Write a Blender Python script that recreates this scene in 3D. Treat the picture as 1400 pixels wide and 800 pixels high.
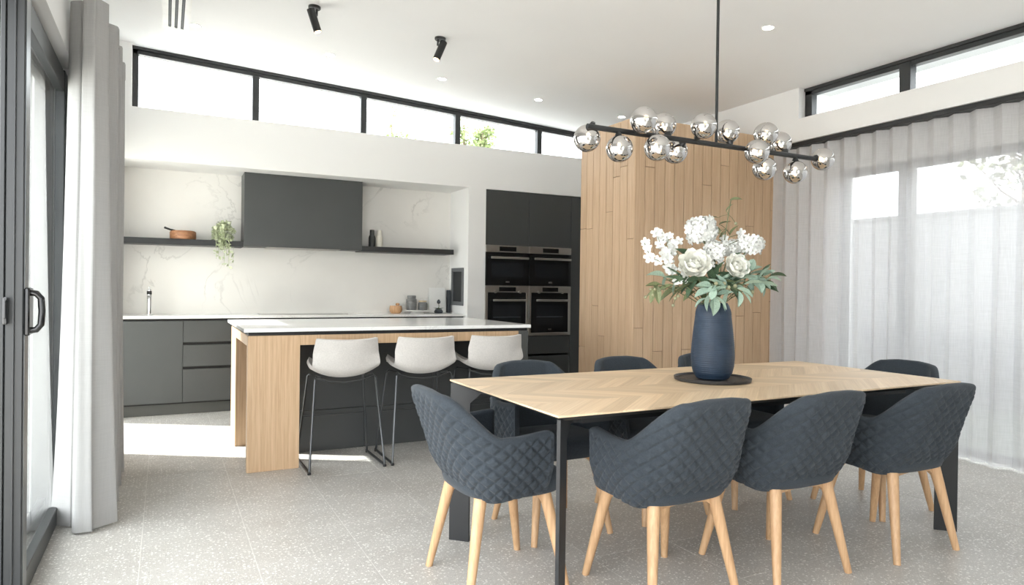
import bpy, bmesh, math, random
from mathutils import Vector, Matrix, Quaternion

random.seed(11)
for o in list(bpy.data.objects):
    bpy.data.objects.remove(o)
S = bpy.context.scene
COL = S.collection
R = math.radians

# ------------------------------------------------------------------ camera
yaw, pitch, roll = R(27.1234), R(-0.3951), R(0.7505)
fw = Vector((math.sin(yaw)*math.cos(pitch), math.cos(yaw)*math.cos(pitch), math.sin(pitch)))
rt = Vector((math.cos(yaw), -math.sin(yaw), 0))
up = rt.cross(fw)
r2 = rt*math.cos(roll) + up*math.sin(roll)
u2 = up*math.cos(roll) - rt*math.sin(roll)
cam = bpy.data.cameras.new('camera')
cam.sensor_width = 36.0
cam.lens = 36.0*926.6/1400.0
cam.clip_start = 0.05
camo = bpy.data.objects.new('camera', cam)
COL.objects.link(camo)
camo.matrix_world = Matrix(((r2.x, u2.x, -fw.x, 0), (r2.y, u2.y, -fw.y, 0), (r2.z, u2.z, -fw.z, 1.2), (0, 0, 0, 1)))
S.camera = camo

# ------------------------------------------------------------------ sky, sun, exposure
W = bpy.data.worlds.new('sky')
S.world = W
W.use_nodes = True
bg = W.node_tree.nodes['Background']
bg.inputs['Color'].default_value = (0.93, 0.965, 1.0, 1)
bg.inputs['Strength'].default_value = 2.6
sun = bpy.data.lights.new('sun', 'SUN')
sun.energy = 4.8
sun.angle = R(1.2)
sun.color = (1.0, 0.985, 0.965)
suno = bpy.data.objects.new('sun', sun)
COL.objects.link(suno)
sd = Vector((0.860*math.cos(R(41)), -0.510*math.cos(R(41)), -math.sin(R(41))))
suno.rotation_euler = sd.to_track_quat('-Z', 'Y').to_euler()
suno.location = (-8, 12, 9)
S.view_settings.view_transform = 'Standard'
S.view_settings.look = 'None'
S.view_settings.exposure = 1.46
S.view_settings.gamma = 1.0
S.view_settings.use_curve_mapping = False
S.cycles.use_denoising = True
S.cycles.max_bounces = 14
S.cycles.diffuse_bounces = 7
S.cycles.glossy_bounces = 5
S.cycles.transmission_bounces = 6
S.cycles.transparent_max_bounces = 24
S.cycles.sample_clamp_indirect = 6.0
S.cycles.caustics_reflective = False
S.cycles.caustics_refractive = False


def portal(name, loc, rot, sx, sy):
    l = bpy.data.lights.new(name, 'AREA')
    l.shape = 'RECTANGLE'
    l.size, l.size_y = sx, sy
    l.cycles.is_portal = True
    o = bpy.data.objects.new(name, l)
    COL.objects.link(o)
    o.location = loc
    o.rotation_euler = rot
    return o


portal('window_portal_left', (-0.62, 1.6, 1.16), (0, -math.pi/2, 0), 2.3, 5.2)
portal('window_portal_left_far', (-0.62, 6.0, 1.16), (0, -math.pi/2, 0), 2.3, 1.65)
portal('window_portal_right', (5.42, 1.0, 1.13), (0, math.pi/2, 0), 2.24, 5.9)
portal('window_portal_right_high', (5.30, 1.2, 2.89), (0, math.pi/2, 0), 0.26, 6.0)
portal('window_portal_kitchen', (2.3, 7.06, 3.0), (-math.pi/2, 0, 0), 5.1, 0.55)
portal('window_portal_rear', (1.0, -4.1, 1.2), (math.pi/2, 0, 0), 1.9, 2.3)


# ------------------------------------------------------------------ mesh helpers
class MB:
    def __init__(self):
        self.v, self.f, self.s = [], [], []

    def add(self, vs, fs, smooth=False):
        n = len(self.v)
        self.v += [tuple(p) for p in vs]
        self.f += [tuple(i+n for i in f) for f in fs]
        self.s += [smooth]*len(fs)
        return self

    def box(self, x0, x1, y0, y1, z0, z1, bev=0.0, seg=1):
        if bev <= 0:
            vs = [(x, y, z) for x in (x0, x1) for y in (y0, y1) for z in (z0, z1)]
            return self.add(vs, [(0, 1, 3, 2), (4, 6, 7, 5), (0, 4, 5, 1), (2, 3, 7, 6), (0, 2, 6, 4), (1, 5, 7, 3)])
        bm = bmesh.new()
        bmesh.ops.create_cube(bm, size=1.0)
        for v in bm.verts:
            v.co = Vector(((x0+x1)/2+v.co.x*(x1-x0), (y0+y1)/2+v.co.y*(y1-y0), (z0+z1)/2+v.co.z*(z1-z0)))
        bmesh.ops.bevel(bm, geom=bm.edges[:], offset=bev, segments=seg, profile=0.5, affect='EDGES')
        bm.verts.index_update()
        vs = [v.co[:] for v in bm.verts]
        fs = [tuple(v.index for v in f.verts) for f in bm.faces]
        bm.free()
        return self.add(vs, fs, seg > 1)

    def prism(self, poly, z0, z1):
        n = len(poly)
        vs = [(p[0], p[1], z0) for p in poly]+[(p[0], p[1], z1) for p in poly]
        fs = [tuple(range(n-1, -1, -1)), tuple(range(n, 2*n))]+[(i, (i+1) % n, n+(i+1) % n, n+i) for i in range(n)]
        return self.add(vs, fs)

    def tube(self, pts, rad, n=8, caps=True, smooth=True):
        pts = [Vector(p) for p in pts]
        m = len(pts)
        rads = rad if isinstance(rad, (list, tuple)) else [rad]*m
        t0 = (pts[1]-pts[0]).normalized()
        a = t0.orthogonal().normalized()
        vs = []
        for i, p in enumerate(pts):
            t = (pts[min(i+1, m-1)]-pts[max(i-1, 0)]).normalized()
            a = (a-t*a.dot(t)).normalized()
            b = t.cross(a)
            for k in range(n):
                w = 2*math.pi*k/n
                vs.append(p+(a*math.cos(w)+b*math.sin(w))*rads[i])
        fs = [(i*n+k, i*n+(k+1) % n, (i+1)*n+(k+1) % n, (i+1)*n+k) for i in range(m-1) for k in range(n)]
        self.add(vs, fs, smooth)
        if caps:
            self.add(vs[:n], [tuple(range(n-1, -1, -1))])
            self.add(vs[-n:], [tuple(range(n))])
        return self

    def lathe(self, prof, n=24, c=(0, 0, 0), smooth=True):
        vs, m = [], len(prof)
        for r, z in prof:
            for k in range(n):
                w = 2*math.pi*k/n
                vs.append((c[0]+r*math.cos(w), c[1]+r*math.sin(w), c[2]+z))
        fs = [(i*n+k, i*n+(k+1) % n, (i+1)*n+(k+1) % n, (i+1)*n+k) for i in range(m-1) for k in range(n)]
        return self.add(vs, fs, smooth)

    def sphere(self, c, r, nu=16, nv=10, sz=1.0):
        prof = [(max(1e-5, r*math.sin(math.pi*i/nv)), -r*sz*math.cos(math.pi*i/nv)) for i in range(nv+1)]
        return self.lathe(prof, nu, c)

    def grid(self, fn, nu, nv, smooth=True, close_u=False):
        vs = [fn(i, j) for j in range(nv) for i in range(nu)]
        fs = []
        for j in range(nv-1):
            for i in range(nu if close_u else nu-1):
                fs.append((j*nu+i, j*nu+(i+1) % nu, (j+1)*nu+(i+1) % nu, (j+1)*nu+i))
        return self.add(vs, fs, smooth)

    def xform(self, M, start=0):
        self.v = self.v[:start]+[tuple(M @ Vector(p)) for p in self.v[start:]]
        return self

    def mesh(self, name, m=None, weld=False, sharp=40):
        me = bpy.data.meshes.new(name)
        me.from_pydata(self.v, [], self.f)
        bm = bmesh.new()
        bm.from_mesh(me)
        for f, s in zip(bm.faces, self.s):
            f.smooth = s
        if weld:
            bmesh.ops.remove_doubles(bm, verts=bm.verts[:], dist=1e-5)
        bmesh.ops.recalc_face_normals(bm, faces=bm.faces[:])
        bm.to_mesh(me)
        bm.free()
        if sharp and any(self.s):
            me.set_sharp_from_angle(angle=R(sharp))
        if m:
            me.materials.append(m)
        return me

    def build(self, name, m, parent=None, loc=(0, 0, 0), weld=False, sharp=40):
        o = bpy.data.objects.new(name, self.mesh(name, m, weld, sharp))
        COL.objects.link(o)
        o.location = loc
        if parent:
            o.parent = parent
        return o


def link(name, me, parent=None, loc=(0, 0, 0), rot=None, scale=None):
    o = bpy.data.objects.new(name, me)
    COL.objects.link(o)
    o.location = loc
    if rot is not None:
        if isinstance(rot, Quaternion):
            o.rotation_mode = 'QUATERNION'
            o.rotation_quaternion = rot
        else:
            o.rotation_euler = rot
    if scale is not None:
        o.scale = scale if hasattr(scale, '__len__') else (scale,)*3
    if parent:
        o.parent = parent
    return o


def tag(o, label=None, cat=None, group=None, kind=None):
    if label: o['label'] = label
    if cat: o['category'] = cat
    if group: o['group'] = group
    if kind: o['kind'] = kind
    return o


def thing(name, label, cat, loc=(0, 0, 0), rz=0, group=None):
    o = bpy.data.objects.new(name, None)
    COL.objects.link(o)
    o.empty_display_size = 0.1
    o.location = loc
    o.rotation_euler = (0, 0, rz)
    return tag(o, label, cat, group)


def struct(o):
    o['kind'] = 'structure'
    return o


def kids(o):
    return [c for c in bpy.data.objects if c.parent == o]


def copy_tree(o, parent=None):
    c = o.copy()
    COL.objects.link(c)
    c.parent = parent
    for k in kids(o):
        copy_tree(k, c)
    return c


# ------------------------------------------------------------------ materials
def srgb(r, g, b):
    f = lambda c: ((c/255+0.055)/1.055)**2.4 if c > 10 else c/255/12.92
    return (f(r), f(g), f(b), 1)


class NT:
    def __init__(self, name):
        self.m = bpy.data.materials.new(name)
        self.m.use_nodes = True
        self.t = self.m.node_tree
        self.b = self.t.nodes['Principled BSDF']
        self.out = self.t.nodes['Material Output']

    def n(self, typ, **kw):
        x = self.t.nodes.new(typ)
        for k, v in kw.items():
            if k in x.inputs.keys():
                x.inputs[k].default_value = v
            else:
                setattr(x, k, v)
        return x

    def l(self, a, b):
        self.t.links.new(a, b)

    def ramp(self, src, stops):
        r = self.n('ShaderNodeValToRGB')
        e = r.color_ramp.elements
        while len(e) < len(stops):
            e.new(0.5)
        for el, (p, c) in zip(e, stops):
            el.position, el.color = p, c
        self.l(src, r.inputs[0])
        return r.outputs[0]

    def mix(self, fac, a, b, mode='MIX'):
        x = self.n('ShaderNodeMix', data_type='RGBA', blend_type=mode)
        for s, i in ((fac, 0), (a, 6), (b, 7)):
            if hasattr(s, 'is_linked'):
                self.l(s, x.inputs[i])
            else:
                x.inputs[i].default_value = s
        return x.outputs[2]

    def coords(self, kind='Object', scale=(1, 1, 1), rnd=False, rot=(0, 0, 0)):
        tc = self.n('ShaderNodeTexCoord')
        src = tc.outputs[kind]
        mp = self.n('ShaderNodeMapping')
        mp.inputs['Scale'].default_value = scale
        mp.inputs['Rotation'].default_value = rot
        self.l(src, mp.inputs[0])
        if rnd:
            oi = self.n('ShaderNodeObjectInfo')
            mu = self.n('ShaderNodeMath', operation='MULTIPLY')
            mu.inputs[1].default_value = 57.0
            self.l(oi.outputs['Random'], mu.inputs[0])
            self.l(mu.outputs[0], mp.inputs['Location'])
            self.rand = oi.outputs['Random']
        return mp.outputs[0]

    def bump(self, h, strength=0.3, dist=0.002):
        b = self.n('ShaderNodeBump')
        b.inputs['Strength'].default_value = strength
        b.inputs['Distance'].default_value = dist
        self.l(h, b.inputs['Height'])
        self.l(b.outputs[0], self.b.inputs['Normal'])

    def set(self, **kw):
        for k, v in kw.items():
            self.b.inputs[k.replace('_', ' ')].default_value = v
        return self


def plain(name, col, rough=0.5, metal=0.0, var=0.06, scale=8.0, bump=0.0, spec=0.5, coat=0.0):
    a = NT(name)
    co = a.coords()
    nz = a.n('ShaderNodeTexNoise', Scale=scale, Detail=4.0)
    a.l(co, nz.inputs['Vector'])
    d = tuple(c*(1-var) for c in col[:3])+(1,)
    h = tuple(min(1, c*(1+var)) for c in col[:3])+(1,)
    a.l(a.ramp(nz.outputs[0], [(0.3, d), (0.7, h)]), a.b.inputs['Base Color'])
    a.set(Roughness=rough, Metallic=metal)
    a.b.inputs['Specular IOR Level'].default_value = spec
    if coat:
        a.b.inputs['Coat Weight'].default_value = coat
    if bump:
        nb = a.n('ShaderNodeTexNoise', Scale=scale*12, Detail=3.0)
        a.l(co, nb.inputs['Vector'])
        a.bump(nb.outputs[0], bump, 0.001)
    return a.m


def oak(name, axis, light, dark, rough=0.5, tone=0.16, gscale=1.0):
    a = NT(name)
    sc = [26*gscale, 26*gscale, 26*gscale]
    sc[axis] = 1.1*gscale
    co = a.coords('Object', tuple(sc), rnd=True)
    nz = a.n('ShaderNodeTexNoise', Scale=1.0, Detail=5.0, Roughness=0.6, Distortion=0.25)
    a.l(co, nz.inputs['Vector'])
    sc2 = [170, 170, 170]
    sc2[axis] = 3.0
    co2 = a.coords('Object', tuple(sc2), rnd=True)
    n2 = a.n('ShaderNodeTexNoise', Scale=1.0, Detail=3.0)
    a.l(co2, n2.inputs['Vector'])
    c1 = a.ramp(nz.outputs[0], [(0.30, dark), (0.66, light)])
    mul = a.ramp(n2.outputs[0], [(0.35, (0.86, 0.84, 0.81, 1)), (0.6, (1, 1, 1, 1))])
    c2 = a.mix(0.8, c1, mul, 'MULTIPLY')
    tn = a.ramp(a.rand, [(0.0, (1-tone, 1-tone*1.05, 1-tone*1.15, 1)), (1.0, (1, 1, 1, 1))])
    a.l(a.mix(1.0, c2, tn, 'MULTIPLY'), a.b.inputs['Base Color'])
    a.set(Roughness=rough)
    a.bump(n2.outputs[0], 0.12, 0.001)
    return a.m


def fabric(name, col, weave=700.0, var=0.18, rough=0.95, bump=0.35, sheen=0.25, stretch=(1, 1, 1)):
    a = NT(name)
    co = a.coords('Object', stretch, rnd=True)
    nz = a.n('ShaderNodeTexNoise', Scale=weave*0.18, Detail=5.0, Roughness=0.75)
    a.l(co, nz.inputs['Vector'])
    n2 = a.n('ShaderNodeTexNoise', Scale=6.0, Detail=2.0)
    a.l(co, n2.inputs['Vector'])
    lo = tuple(c*(1-var) for c in col[:3])+(1,)
    hi = tuple(min(1, c*(1+var)) for c in col[:3])+(1,)
    c1 = a.ramp(nz.outputs[0], [(0.32, lo), (0.68, hi)])
    mul = a.ramp(n2.outputs[0], [(0.3, (0.93, 0.93, 0.93, 1)), (0.7, (1, 1, 1, 1))])
    a.l(a.mix(1.0, c1, mul, 'MULTIPLY'), a.b.inputs['Base Color'])
    a.set(Roughness=rough)
    a.b.inputs['Sheen Weight'].default_value = sheen
    a.b.inputs['Specular IOR Level'].default_value = 0.2
    a.bump(nz.outputs[0], bump, 0.0015)
    return a.m


def sheer(name, col, see, tl, z_scale=60.0):
    a = NT(name)
    co = a.coords('Object', (300, 300, 9))
    nz = a.n('ShaderNodeTexNoise', Scale=1.0, Detail=3.0)
    a.l(co, nz.inputs['Vector'])
    co2 = a.coords('Object', (9, 9, 420))
    n2 = a.n('ShaderNodeTexNoise', Scale=1.0, Detail=3.0)
    a.l(co2, n2.inputs['Vector'])
    w = a.mix(0.5, nz.outputs[0], n2.outputs[0])
    t = a.n('ShaderNodeBsdfTransparent')
    d = a.n('ShaderNodeBsdfDiffuse')
    d.inputs['Color'].default_value = col
    q = a.n('ShaderNodeBsdfTranslucent')
    q.inputs['Color'].default_value = col
    m1 = a.n('ShaderNodeMixShader')
    m1.inputs[0].default_value = tl
    a.l(d.outputs[0], m1.inputs[1])
    a.l(q.outputs[0], m1.inputs[2])
    m2 = a.n('ShaderNodeMixShader')
    a.l(a.ramp(w, [(0.36, (max(0, see-0.06),)*3+(1,)), (0.64, (see+0.06,)*3+(1,))]), m2.inputs[0])
    a.l(m1.outputs[0], m2.inputs[1])
    a.l(t.outputs[0], m2.inputs[2])
    a.l(m2.outputs[0], a.out.inputs['Surface'])
    return a.m


def thin_glass(name, tint=(0.97, 0.985, 0.98, 1), refl=(1, 1, 1, 1), rough=0.0, base=None):
    a = NT(name)
    t = a.n('ShaderNodeBsdfTransparent')
    t.inputs['Color'].default_value = tint
    g = a.n('ShaderNodeBsdfGlossy')
    g.inputs['Color'].default_value = refl
    g.inputs['Roughness'].default_value = rough
    m = a.n('ShaderNodeMixShader')
    f = a.n('ShaderNodeLayerWeight')
    f.inputs['Blend'].default_value = 0.5
    pw = a.n('ShaderNodeMath', operation='POWER')
    a.l(f.outputs['Facing'], pw.inputs[0])
    pw.inputs[1].default_value = 5.0 if base is None else 2.5
    b0 = 0.025 if base is None else base
    ma = a.n('ShaderNodeMath', operation='MULTIPLY_ADD')
    a.l(pw.outputs[0], ma.inputs[0])
    ma.inputs[1].default_value = 0.97-b0
    ma.inputs[2].default_value = b0
    a.l(ma.outputs[0], m.inputs[0])
    a.l(t.outputs[0], m.inputs[1])
    a.l(g.outputs[0], m.inputs[2])
    a.l(m.outputs[0], a.out.inputs['Surface'])
    return a.m


def glow(name, col, st):
    a = NT(name)
    a.set(Base_Color=col)
    a.b.inputs['Emission Color'].default_value = col
    a.b.inputs['Emission Strength'].default_value = st
    return a.m


def terrazzo(name):
    a = NT(name)
    geo = a.n('ShaderNodeNewGeometry')
    base = None
    nz = a.n('ShaderNodeTexNoise', Scale=3.0, Detail=5.0)
    a.l(geo.outputs['Position'], nz.inputs['Vector'])
    base = a.ramp(nz.outputs[0], [(0.3, srgb(172, 168, 162)), (0.7, srgb(186, 183, 178))])
    oi = a.n('ShaderNodeObjectInfo')
    tn = a.ramp(oi.outputs['Random'], [(0, (0.95, 0.95, 0.95, 1)), (1, (1, 1, 1, 1))])
    base = a.mix(1.0, base, tn, 'MULTIPLY')
    for sc, th, c, keep in ((62, 0.30, srgb(236, 234, 229), 0.40), (120, 0.30, srgb(222, 219, 213), 0.35), (95, 0.26, srgb(140, 136, 130), 0.78)):
        v = a.n('ShaderNodeTexVoronoi', Scale=float(sc))
        v.inputs['Randomness'].default_value = 1.0
        ns = a.n('ShaderNodeTexNoise', Scale=float(sc)*1.3, Detail=1.0)
        a.l(geo.outputs['Position'], ns.inputs['Vector'])
        w = a.mix(0.012, geo.outputs['Position'], ns.outputs['Color'], 'ADD')
        a.l(w, v.inputs['Vector'])
        inside = a.n('ShaderNodeMath', operation='LESS_THAN')
        a.l(v.outputs['Distance'], inside.inputs[0])
        inside.inputs[1].default_value = th
        sep = a.n('ShaderNodeSeparateColor')
        a.l(v.outputs['Color'], sep.inputs[0])
        k = a.n('ShaderNodeMath', operation='GREATER_THAN')
        a.l(sep.outputs[0], k.inputs[0])
        k.inputs[1].default_value = keep
        mu = a.n('ShaderNodeMath', operation='MULTIPLY')
        a.l(inside.outputs[0], mu.inputs[0])
        a.l(k.outputs[0], mu.inputs[1])
        m2 = a.n('ShaderNodeMath', operation='MULTIPLY')
        a.l(mu.outputs[0], m2.inputs[0])
        m2.inputs[1].default_value = 0.75
        base = a.mix(m2.outputs[0], base, c)
    a.l(base, a.b.inputs['Base Color'])
    a.set(Roughness=0.42)
    return a.m


def marble(name, base, vein, rough=0.25, scale=0.9, rot=(0.3, 0.9, 0.2)):
    a = NT(name)
    co = a.coords('Object', (1, 1, 1), rot=rot)
    big = a.n('ShaderNodeTexNoise', Scale=scale*1.6, Detail=8.0, Roughness=0.55, Distortion=0.7)
    a.l(co, big.inputs['Vector'])
    v1 = a.ramp(big.outputs[0], [(0.485, (0, 0, 0, 1)), (0.5, (1, 1, 1, 1)), (0.512, (0, 0, 0, 1))])
    msk = a.n('ShaderNodeTexNoise', Scale=scale*1.4, Detail=2.0)
    a.l(co, msk.inputs['Vector'])
    mm = a.ramp(msk.outputs[0], [(0.45, (0, 0, 0, 1)), (0.62, (1, 1, 1, 1))])
    cloud = a.n('ShaderNodeTexNoise', Scale=scale*2.2, Detail=3.0)
    a.l(co, cloud.inputs['Vector'])
    c0 = a.ramp(cloud.outputs[0], [(0.35, tuple(c*0.955 for c in base[:3])+(1,)), (0.65, base)])
    fac = a.mix(1.0, v1, mm, 'MULTIPLY')
    a.l(a.mix(fac, c0, vein), a.b.inputs['Base Color'])
    a.set(Roughness=rough)
    return a.m


M = {}
M['wall'] = plain('white_paint', srgb(233, 233, 232), 0.7, var=0.01, scale=2)
M['ceiling'] = plain('ceiling_paint', srgb(238, 238, 238), 0.8, var=0.01, scale=2)
M['terrazzo'] = terrazzo('terrazzo')
M['grout'] = plain('grout', srgb(214, 212, 207), 0.8)
M['marble'] = marble('marble_splashback', srgb(234, 232, 228), srgb(208, 206, 202), 0.3)
M['stone'] = marble('white_stone_top', srgb(240, 240, 238), srgb(224, 223, 220), 0.12, 1.5)
M['dark'] = plain('charcoal_laminate', srgb(66, 68, 68), 0.42, var=0.04, scale=3)
M['darkkick'] = plain('charcoal_kickboard', srgb(78, 79, 77), 0.5, var=0.04, scale=3)
M['black'] = plain('black_powdercoat', srgb(34, 35, 36), 0.38, var=0.05, scale=6)
M['blacksoft'] = plain('black_table_steel', srgb(30, 31, 32), 0.5, var=0.05, scale=6)
M['frame'] = plain('charcoal_window_frame', srgb(44, 46, 47), 0.4, metal=0.0, var=0.04, scale=4)
M['shadowgap'] = plain('black_channel', srgb(22, 22, 22), 0.6)
M['oakz'] = oak('oak_upright', 2, srgb(206, 177, 146), srgb(194, 163, 131), 0.5, 0.11, 2.2)
M['oakisl'] = oak('oak_veneer_island', 2, srgb(212, 181, 146), srgb(194, 161, 126), 0.45, 0.05, 3.2)
M['oakx'] = oak('oak_table_board', 0, srgb(240, 216, 184), srgb(226, 198, 164), 0.42, 0.24)
M['oakleg'] = oak('oak_chair_leg', 2, srgb(212, 174, 134), srgb(192, 152, 112), 0.45, 0.08, 2.5)
M['boxcore'] = plain('groove_shadow_board', srgb(96, 72, 48), 0.8)
M['chair'] = fabric('charcoal_quilt_fabric', srgb(56, 62, 68), 900, 0.22, sheen=0.10)
M['stool'] = fabric('pale_grey_stool_fabric', srgb(206, 202, 197), 700, 0.10)
M['steelrod'] = plain('dark_steel_rod', srgb(74, 76, 77), 0.3, metal=0.7, var=0.03)
M['steel'] = plain('brushed_steel', srgb(176, 172, 166), 0.32, metal=0.85, var=0.03, scale=20)
M['chrome'] = plain('chrome', srgb(225, 226, 228), 0.06, metal=1.0, var=0.01)
M['ovenglass'] = plain('black_oven_glass', srgb(26, 27, 28), 0.06, var=0.02)
M['ovenwindow'] = plain('oven_window_glass', srgb(34, 38, 42), 0.03, var=0.02, coat=0.5)
M['glass'] = thin_glass('window_glass')
M['globe'] = thin_glass('smoked_mirror_glass', (0.50, 0.485, 0.47, 1), (0.70, 0.68, 0.665, 1), 0.01, 0.84)
M['bulb'] = glow('warm_bulb', (1.0, 0.70, 0.40, 1), 9.0)
M['lamp'] = glow('downlight_lamp', (1.0, 0.96, 0.9, 1), 14.0)
M['spotlamp'] = glow('spot_lamp', (1.0, 0.7, 0.42, 1), 2.2)
M['sheer'] = sheer('sheer_linen', (0.77, 0.765, 0.775, 1), 0.25, 0.40)
M['linen'] = sheer('grey_linen', (0.45, 0.445, 0.44, 1), 0.03, 0.12)
M['vase'] = None
M['tray'] = plain('black_tray', srgb(44, 42, 41), 0.5)
M['white'] = plain('white_ceramic', srgb(240, 239, 236), 0.3, var=0.02)
M['petal'] = plain('white_petal', srgb(226, 227, 224), 0.6, var=0.03, scale=30)
M['petalc'] = plain('cream_petal', srgb(236, 236, 229), 0.6, var=0.03, scale=30)
M['sage'] = plain('sage_leaf', srgb(150, 172, 156), 0.6, var=0.2, scale=18)
M['green'] = plain('dark_leaf', srgb(74, 96, 72), 0.5, var=0.25, scale=18)
M['olive'] = plain('olive_leaf', srgb(112, 120, 84), 0.55, var=0.25, scale=18)
M['stem'] = plain('green_stem', srgb(98, 108, 74), 0.6, var=0.15)
M['bud'] = plain('bud_green', srgb(150, 150, 120), 0.6, var=0.15, scale=30)
M['trail'] = plain('variegated_leaf', srgb(188, 196, 164), 0.55, var=0.3, scale=30)
M['wood2'] = oak('acacia_wood', 0, srgb(178, 128, 92), srgb(132, 90, 62), 0.5, 0.05, 2.5)
M['wood3'] = oak('beech_pot', 2, srgb(214, 172, 130), srgb(186, 142, 104), 0.5, 0.05, 2.0)
M['jar'] = plain('grey_glazed_jar', srgb(116, 117, 117), 0.35, var=0.15, scale=20)
M['jarlid'] = plain('pale_wood_lid', srgb(190, 172, 140), 0.6)
M['bottle'] = plain('black_mill', srgb(48, 50, 48), 0.45)
M['bottlew'] = plain('white_mill', srgb(222, 218, 206), 0.45)
M['niche'] = plain('grey_niche_frame', srgb(96, 98, 101), 0.5)
M['nichein'] = plain('dark_niche_inside', srgb(30, 33, 36), 0.6)
M['paper'] = plain('white_print', srgb(240, 240, 238), 0.5, var=0.02)
M['ink'] = plain('dark_print_ink', srgb(58, 64, 70), 0.6)
M['ground'] = plain('pale_paving', srgb(212, 208, 200), 0.8, var=0.05, scale=3)
M['darkstrip'] = plain('added_dark_ground', srgb(84, 88, 78), 0.9, var=0.2, scale=8)  # dark tone of the ground strip added outside the sheer
M['render'] = plain('pale_render', srgb(232, 230, 225), 0.8, var=0.03, scale=2)
M['fence'] = plain('shade_toned_fence', srgb(78, 78, 79), 0.8, var=0.05, scale=2)  # dark base colour stands in for shade on a pale fence
M['roofblue'] = plain('slate_roof', srgb(84, 104, 116), 0.6)
M['bark'] = plain('bark', srgb(120, 104, 86), 0.9, var=0.2, scale=20)
M['treeleaf'] = plain('tree_leaf', srgb(128, 142, 92), 0.6, var=0.3, scale=12)
M['ventw'] = plain('white_vent', srgb(236, 235, 232), 0.5)


def vase_mat():
    a = NT('navy_textured_vase')
    co = a.coords()
    nz = a.n('ShaderNodeTexNoise', Scale=14.0, Detail=4.0)
    a.l(co, nz.inputs['Vector'])
    a.l(a.ramp(nz.outputs[0], [(0.3, srgb(25, 41, 58)), (0.7, srgb(35, 53, 73))]), a.b.inputs['Base Color'])
    a.set(Roughness=0.5)
    return a.m


M['vase'] = vase_mat()

# ------------------------------------------------------------------ the setting
CZ = lambda x: 3.2816-0.0498*x          # raked ceiling height
XL, XR, YB, YR = -0.432, 5.05, 6.789, -4.0


def wall_prism(mb, x0, x1, y0, y1, z0):
    """wall piece from z0 up to just above the raked ceiling"""
    za, zb = CZ(x0)+0.05, CZ(x1)+0.05
    vs = [(x0, y0, z0), (x1, y0, z0), (x1, y1, z0), (x0, y1, z0), (x0, y0, za), (x1, y0, zb), (x1, y1, zb), (x0, y1, za)]
    mb.add(vs, [(3, 2, 1, 0), (4, 5, 6, 7), (0, 1, 5, 4), (1, 2, 6, 5), (2, 3, 7, 6), (3, 0, 4, 7)])


# floor with terrazzo tiles
floor = MB().box(-0.60, 5.46, YR, 7.5, -0.14, -0.0008).build('floor', M['grout'])
struct(floor)
T = 0.4475
tile_cache = {}
xs = [-0.56]+[0.361+T*k for k in range(-1, 12) if -0.56 < 0.361+T*k < 5.40]+[5.44]
ys = [0.28]+[2.067+T*k for k in range(-3, 12) if 0.28 < 2.067+T*k < 7.3]+[7.34]
for i in range(len(xs)-1):
    for j in range(len(ys)-1):
        w, h = xs[i+1]-xs[i], ys[j+1]-ys[j]
        key = (round(w, 3), round(h, 3))
        if key not in tile_cache:
            g = 0.0015
            tile_cache[key] = MB().box(-w/2+g, w/2-g, -h/2+g, h/2-g, -0.0008, 0.0).mesh('tile', M['terrazzo'])
        link('tile', tile_cache[key], floor, ((xs[i]+xs[i+1])/2, (ys[j]+ys[j+1])/2, 0))
rest = MB()
ry = [YR+T*k for k in range(20) if YR+T*k < 0.1]+[0.28]
for i in range(len(xs)-1):
    for j in range(len(ry)-1):
        rest.box(xs[i]+0.0012, xs[i+1]-0.0012, ry[j]+0.0012, ry[j+1]-0.0012, -0.0008, 0.0)
tag(rest.build('tiles_behind', M['terrazzo'], floor), kind='stuff')

# ceiling
cb = MB()
x0, x1, y0, y1 = -0.62, 5.48, YR-0.1, 7.12
vs = [(x, y, CZ(x)+d) for x in (x0, x1) for y in (y0, y1) for d in (0, 0.22)]
cb.add(vs, [(0, 1, 3, 2), (4, 6, 7, 5), (0, 4, 5, 1), (2, 3, 7, 6), (0, 2, 6, 4), (1, 5, 7, 3)])
struct(cb.build('ceiling', M['ceiling']))

# kitchen wall
wb = MB()
wb.box(-0.62, 5.45, YB, 7.55, 2.288, 2.742)
wall_prism(wb, -0.62, -0.272, YB, 7.05, 2.742)
wall_prism(wb, 4.92, 5.45, YB, 7.05, 2.742)
struct(wb.build('wall_back', M['wall']))
struct(MB().box(-0.62, 2.936, 7.34, 7.55, 0, 2.288).build('wall_alcove', M['wall']))
struct(MB().box(2.936, 3.142, YB, 7.55, 0, 2.288).build('wall_pier', M['wall']))
struct(MB().box(3.142, 4.40, 7.42, 7.55, 0, 2.288).build('wall_oven_recess', M['wall']))
struct(MB().box(4.40, 5.45, YB, 7.55, 0, 2.288).build('wall_corner', M['wall']))
struct(MB().box(-0.43, 2.936, 7.32, 7.34, 0.905, 2.288).build('wall_splashback', M['marble']))

# left wall
wl = MB()
wall_prism(wl, -0.62, XL, YR, 7.55, 2.324)
wl.box(-0.62, XL, 4.27, 5.15, 0, 2.324)
wl.box(-0.62, XL, 6.86, 7.55, 0, 2.324)
wl.box(-0.62, XL, YR, -1.2, 0, 2.324)
struct(wl.build('wall_left', M['wall']))
struct(MB().box(-5.6, -0.86, 4.40, 4.62, -0.2, 5.2).build('wall_sun_blocker', M['render']))  # unseen wall added outside to block sun from the sliding door
struct(MB().box(-0.86, -0.62, 4.36, 4.64, -0.2, 5.2, 0.004).build('trim_dark_backing', M['frame']))  # added dark post, makes the view through the door glass dark

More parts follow.
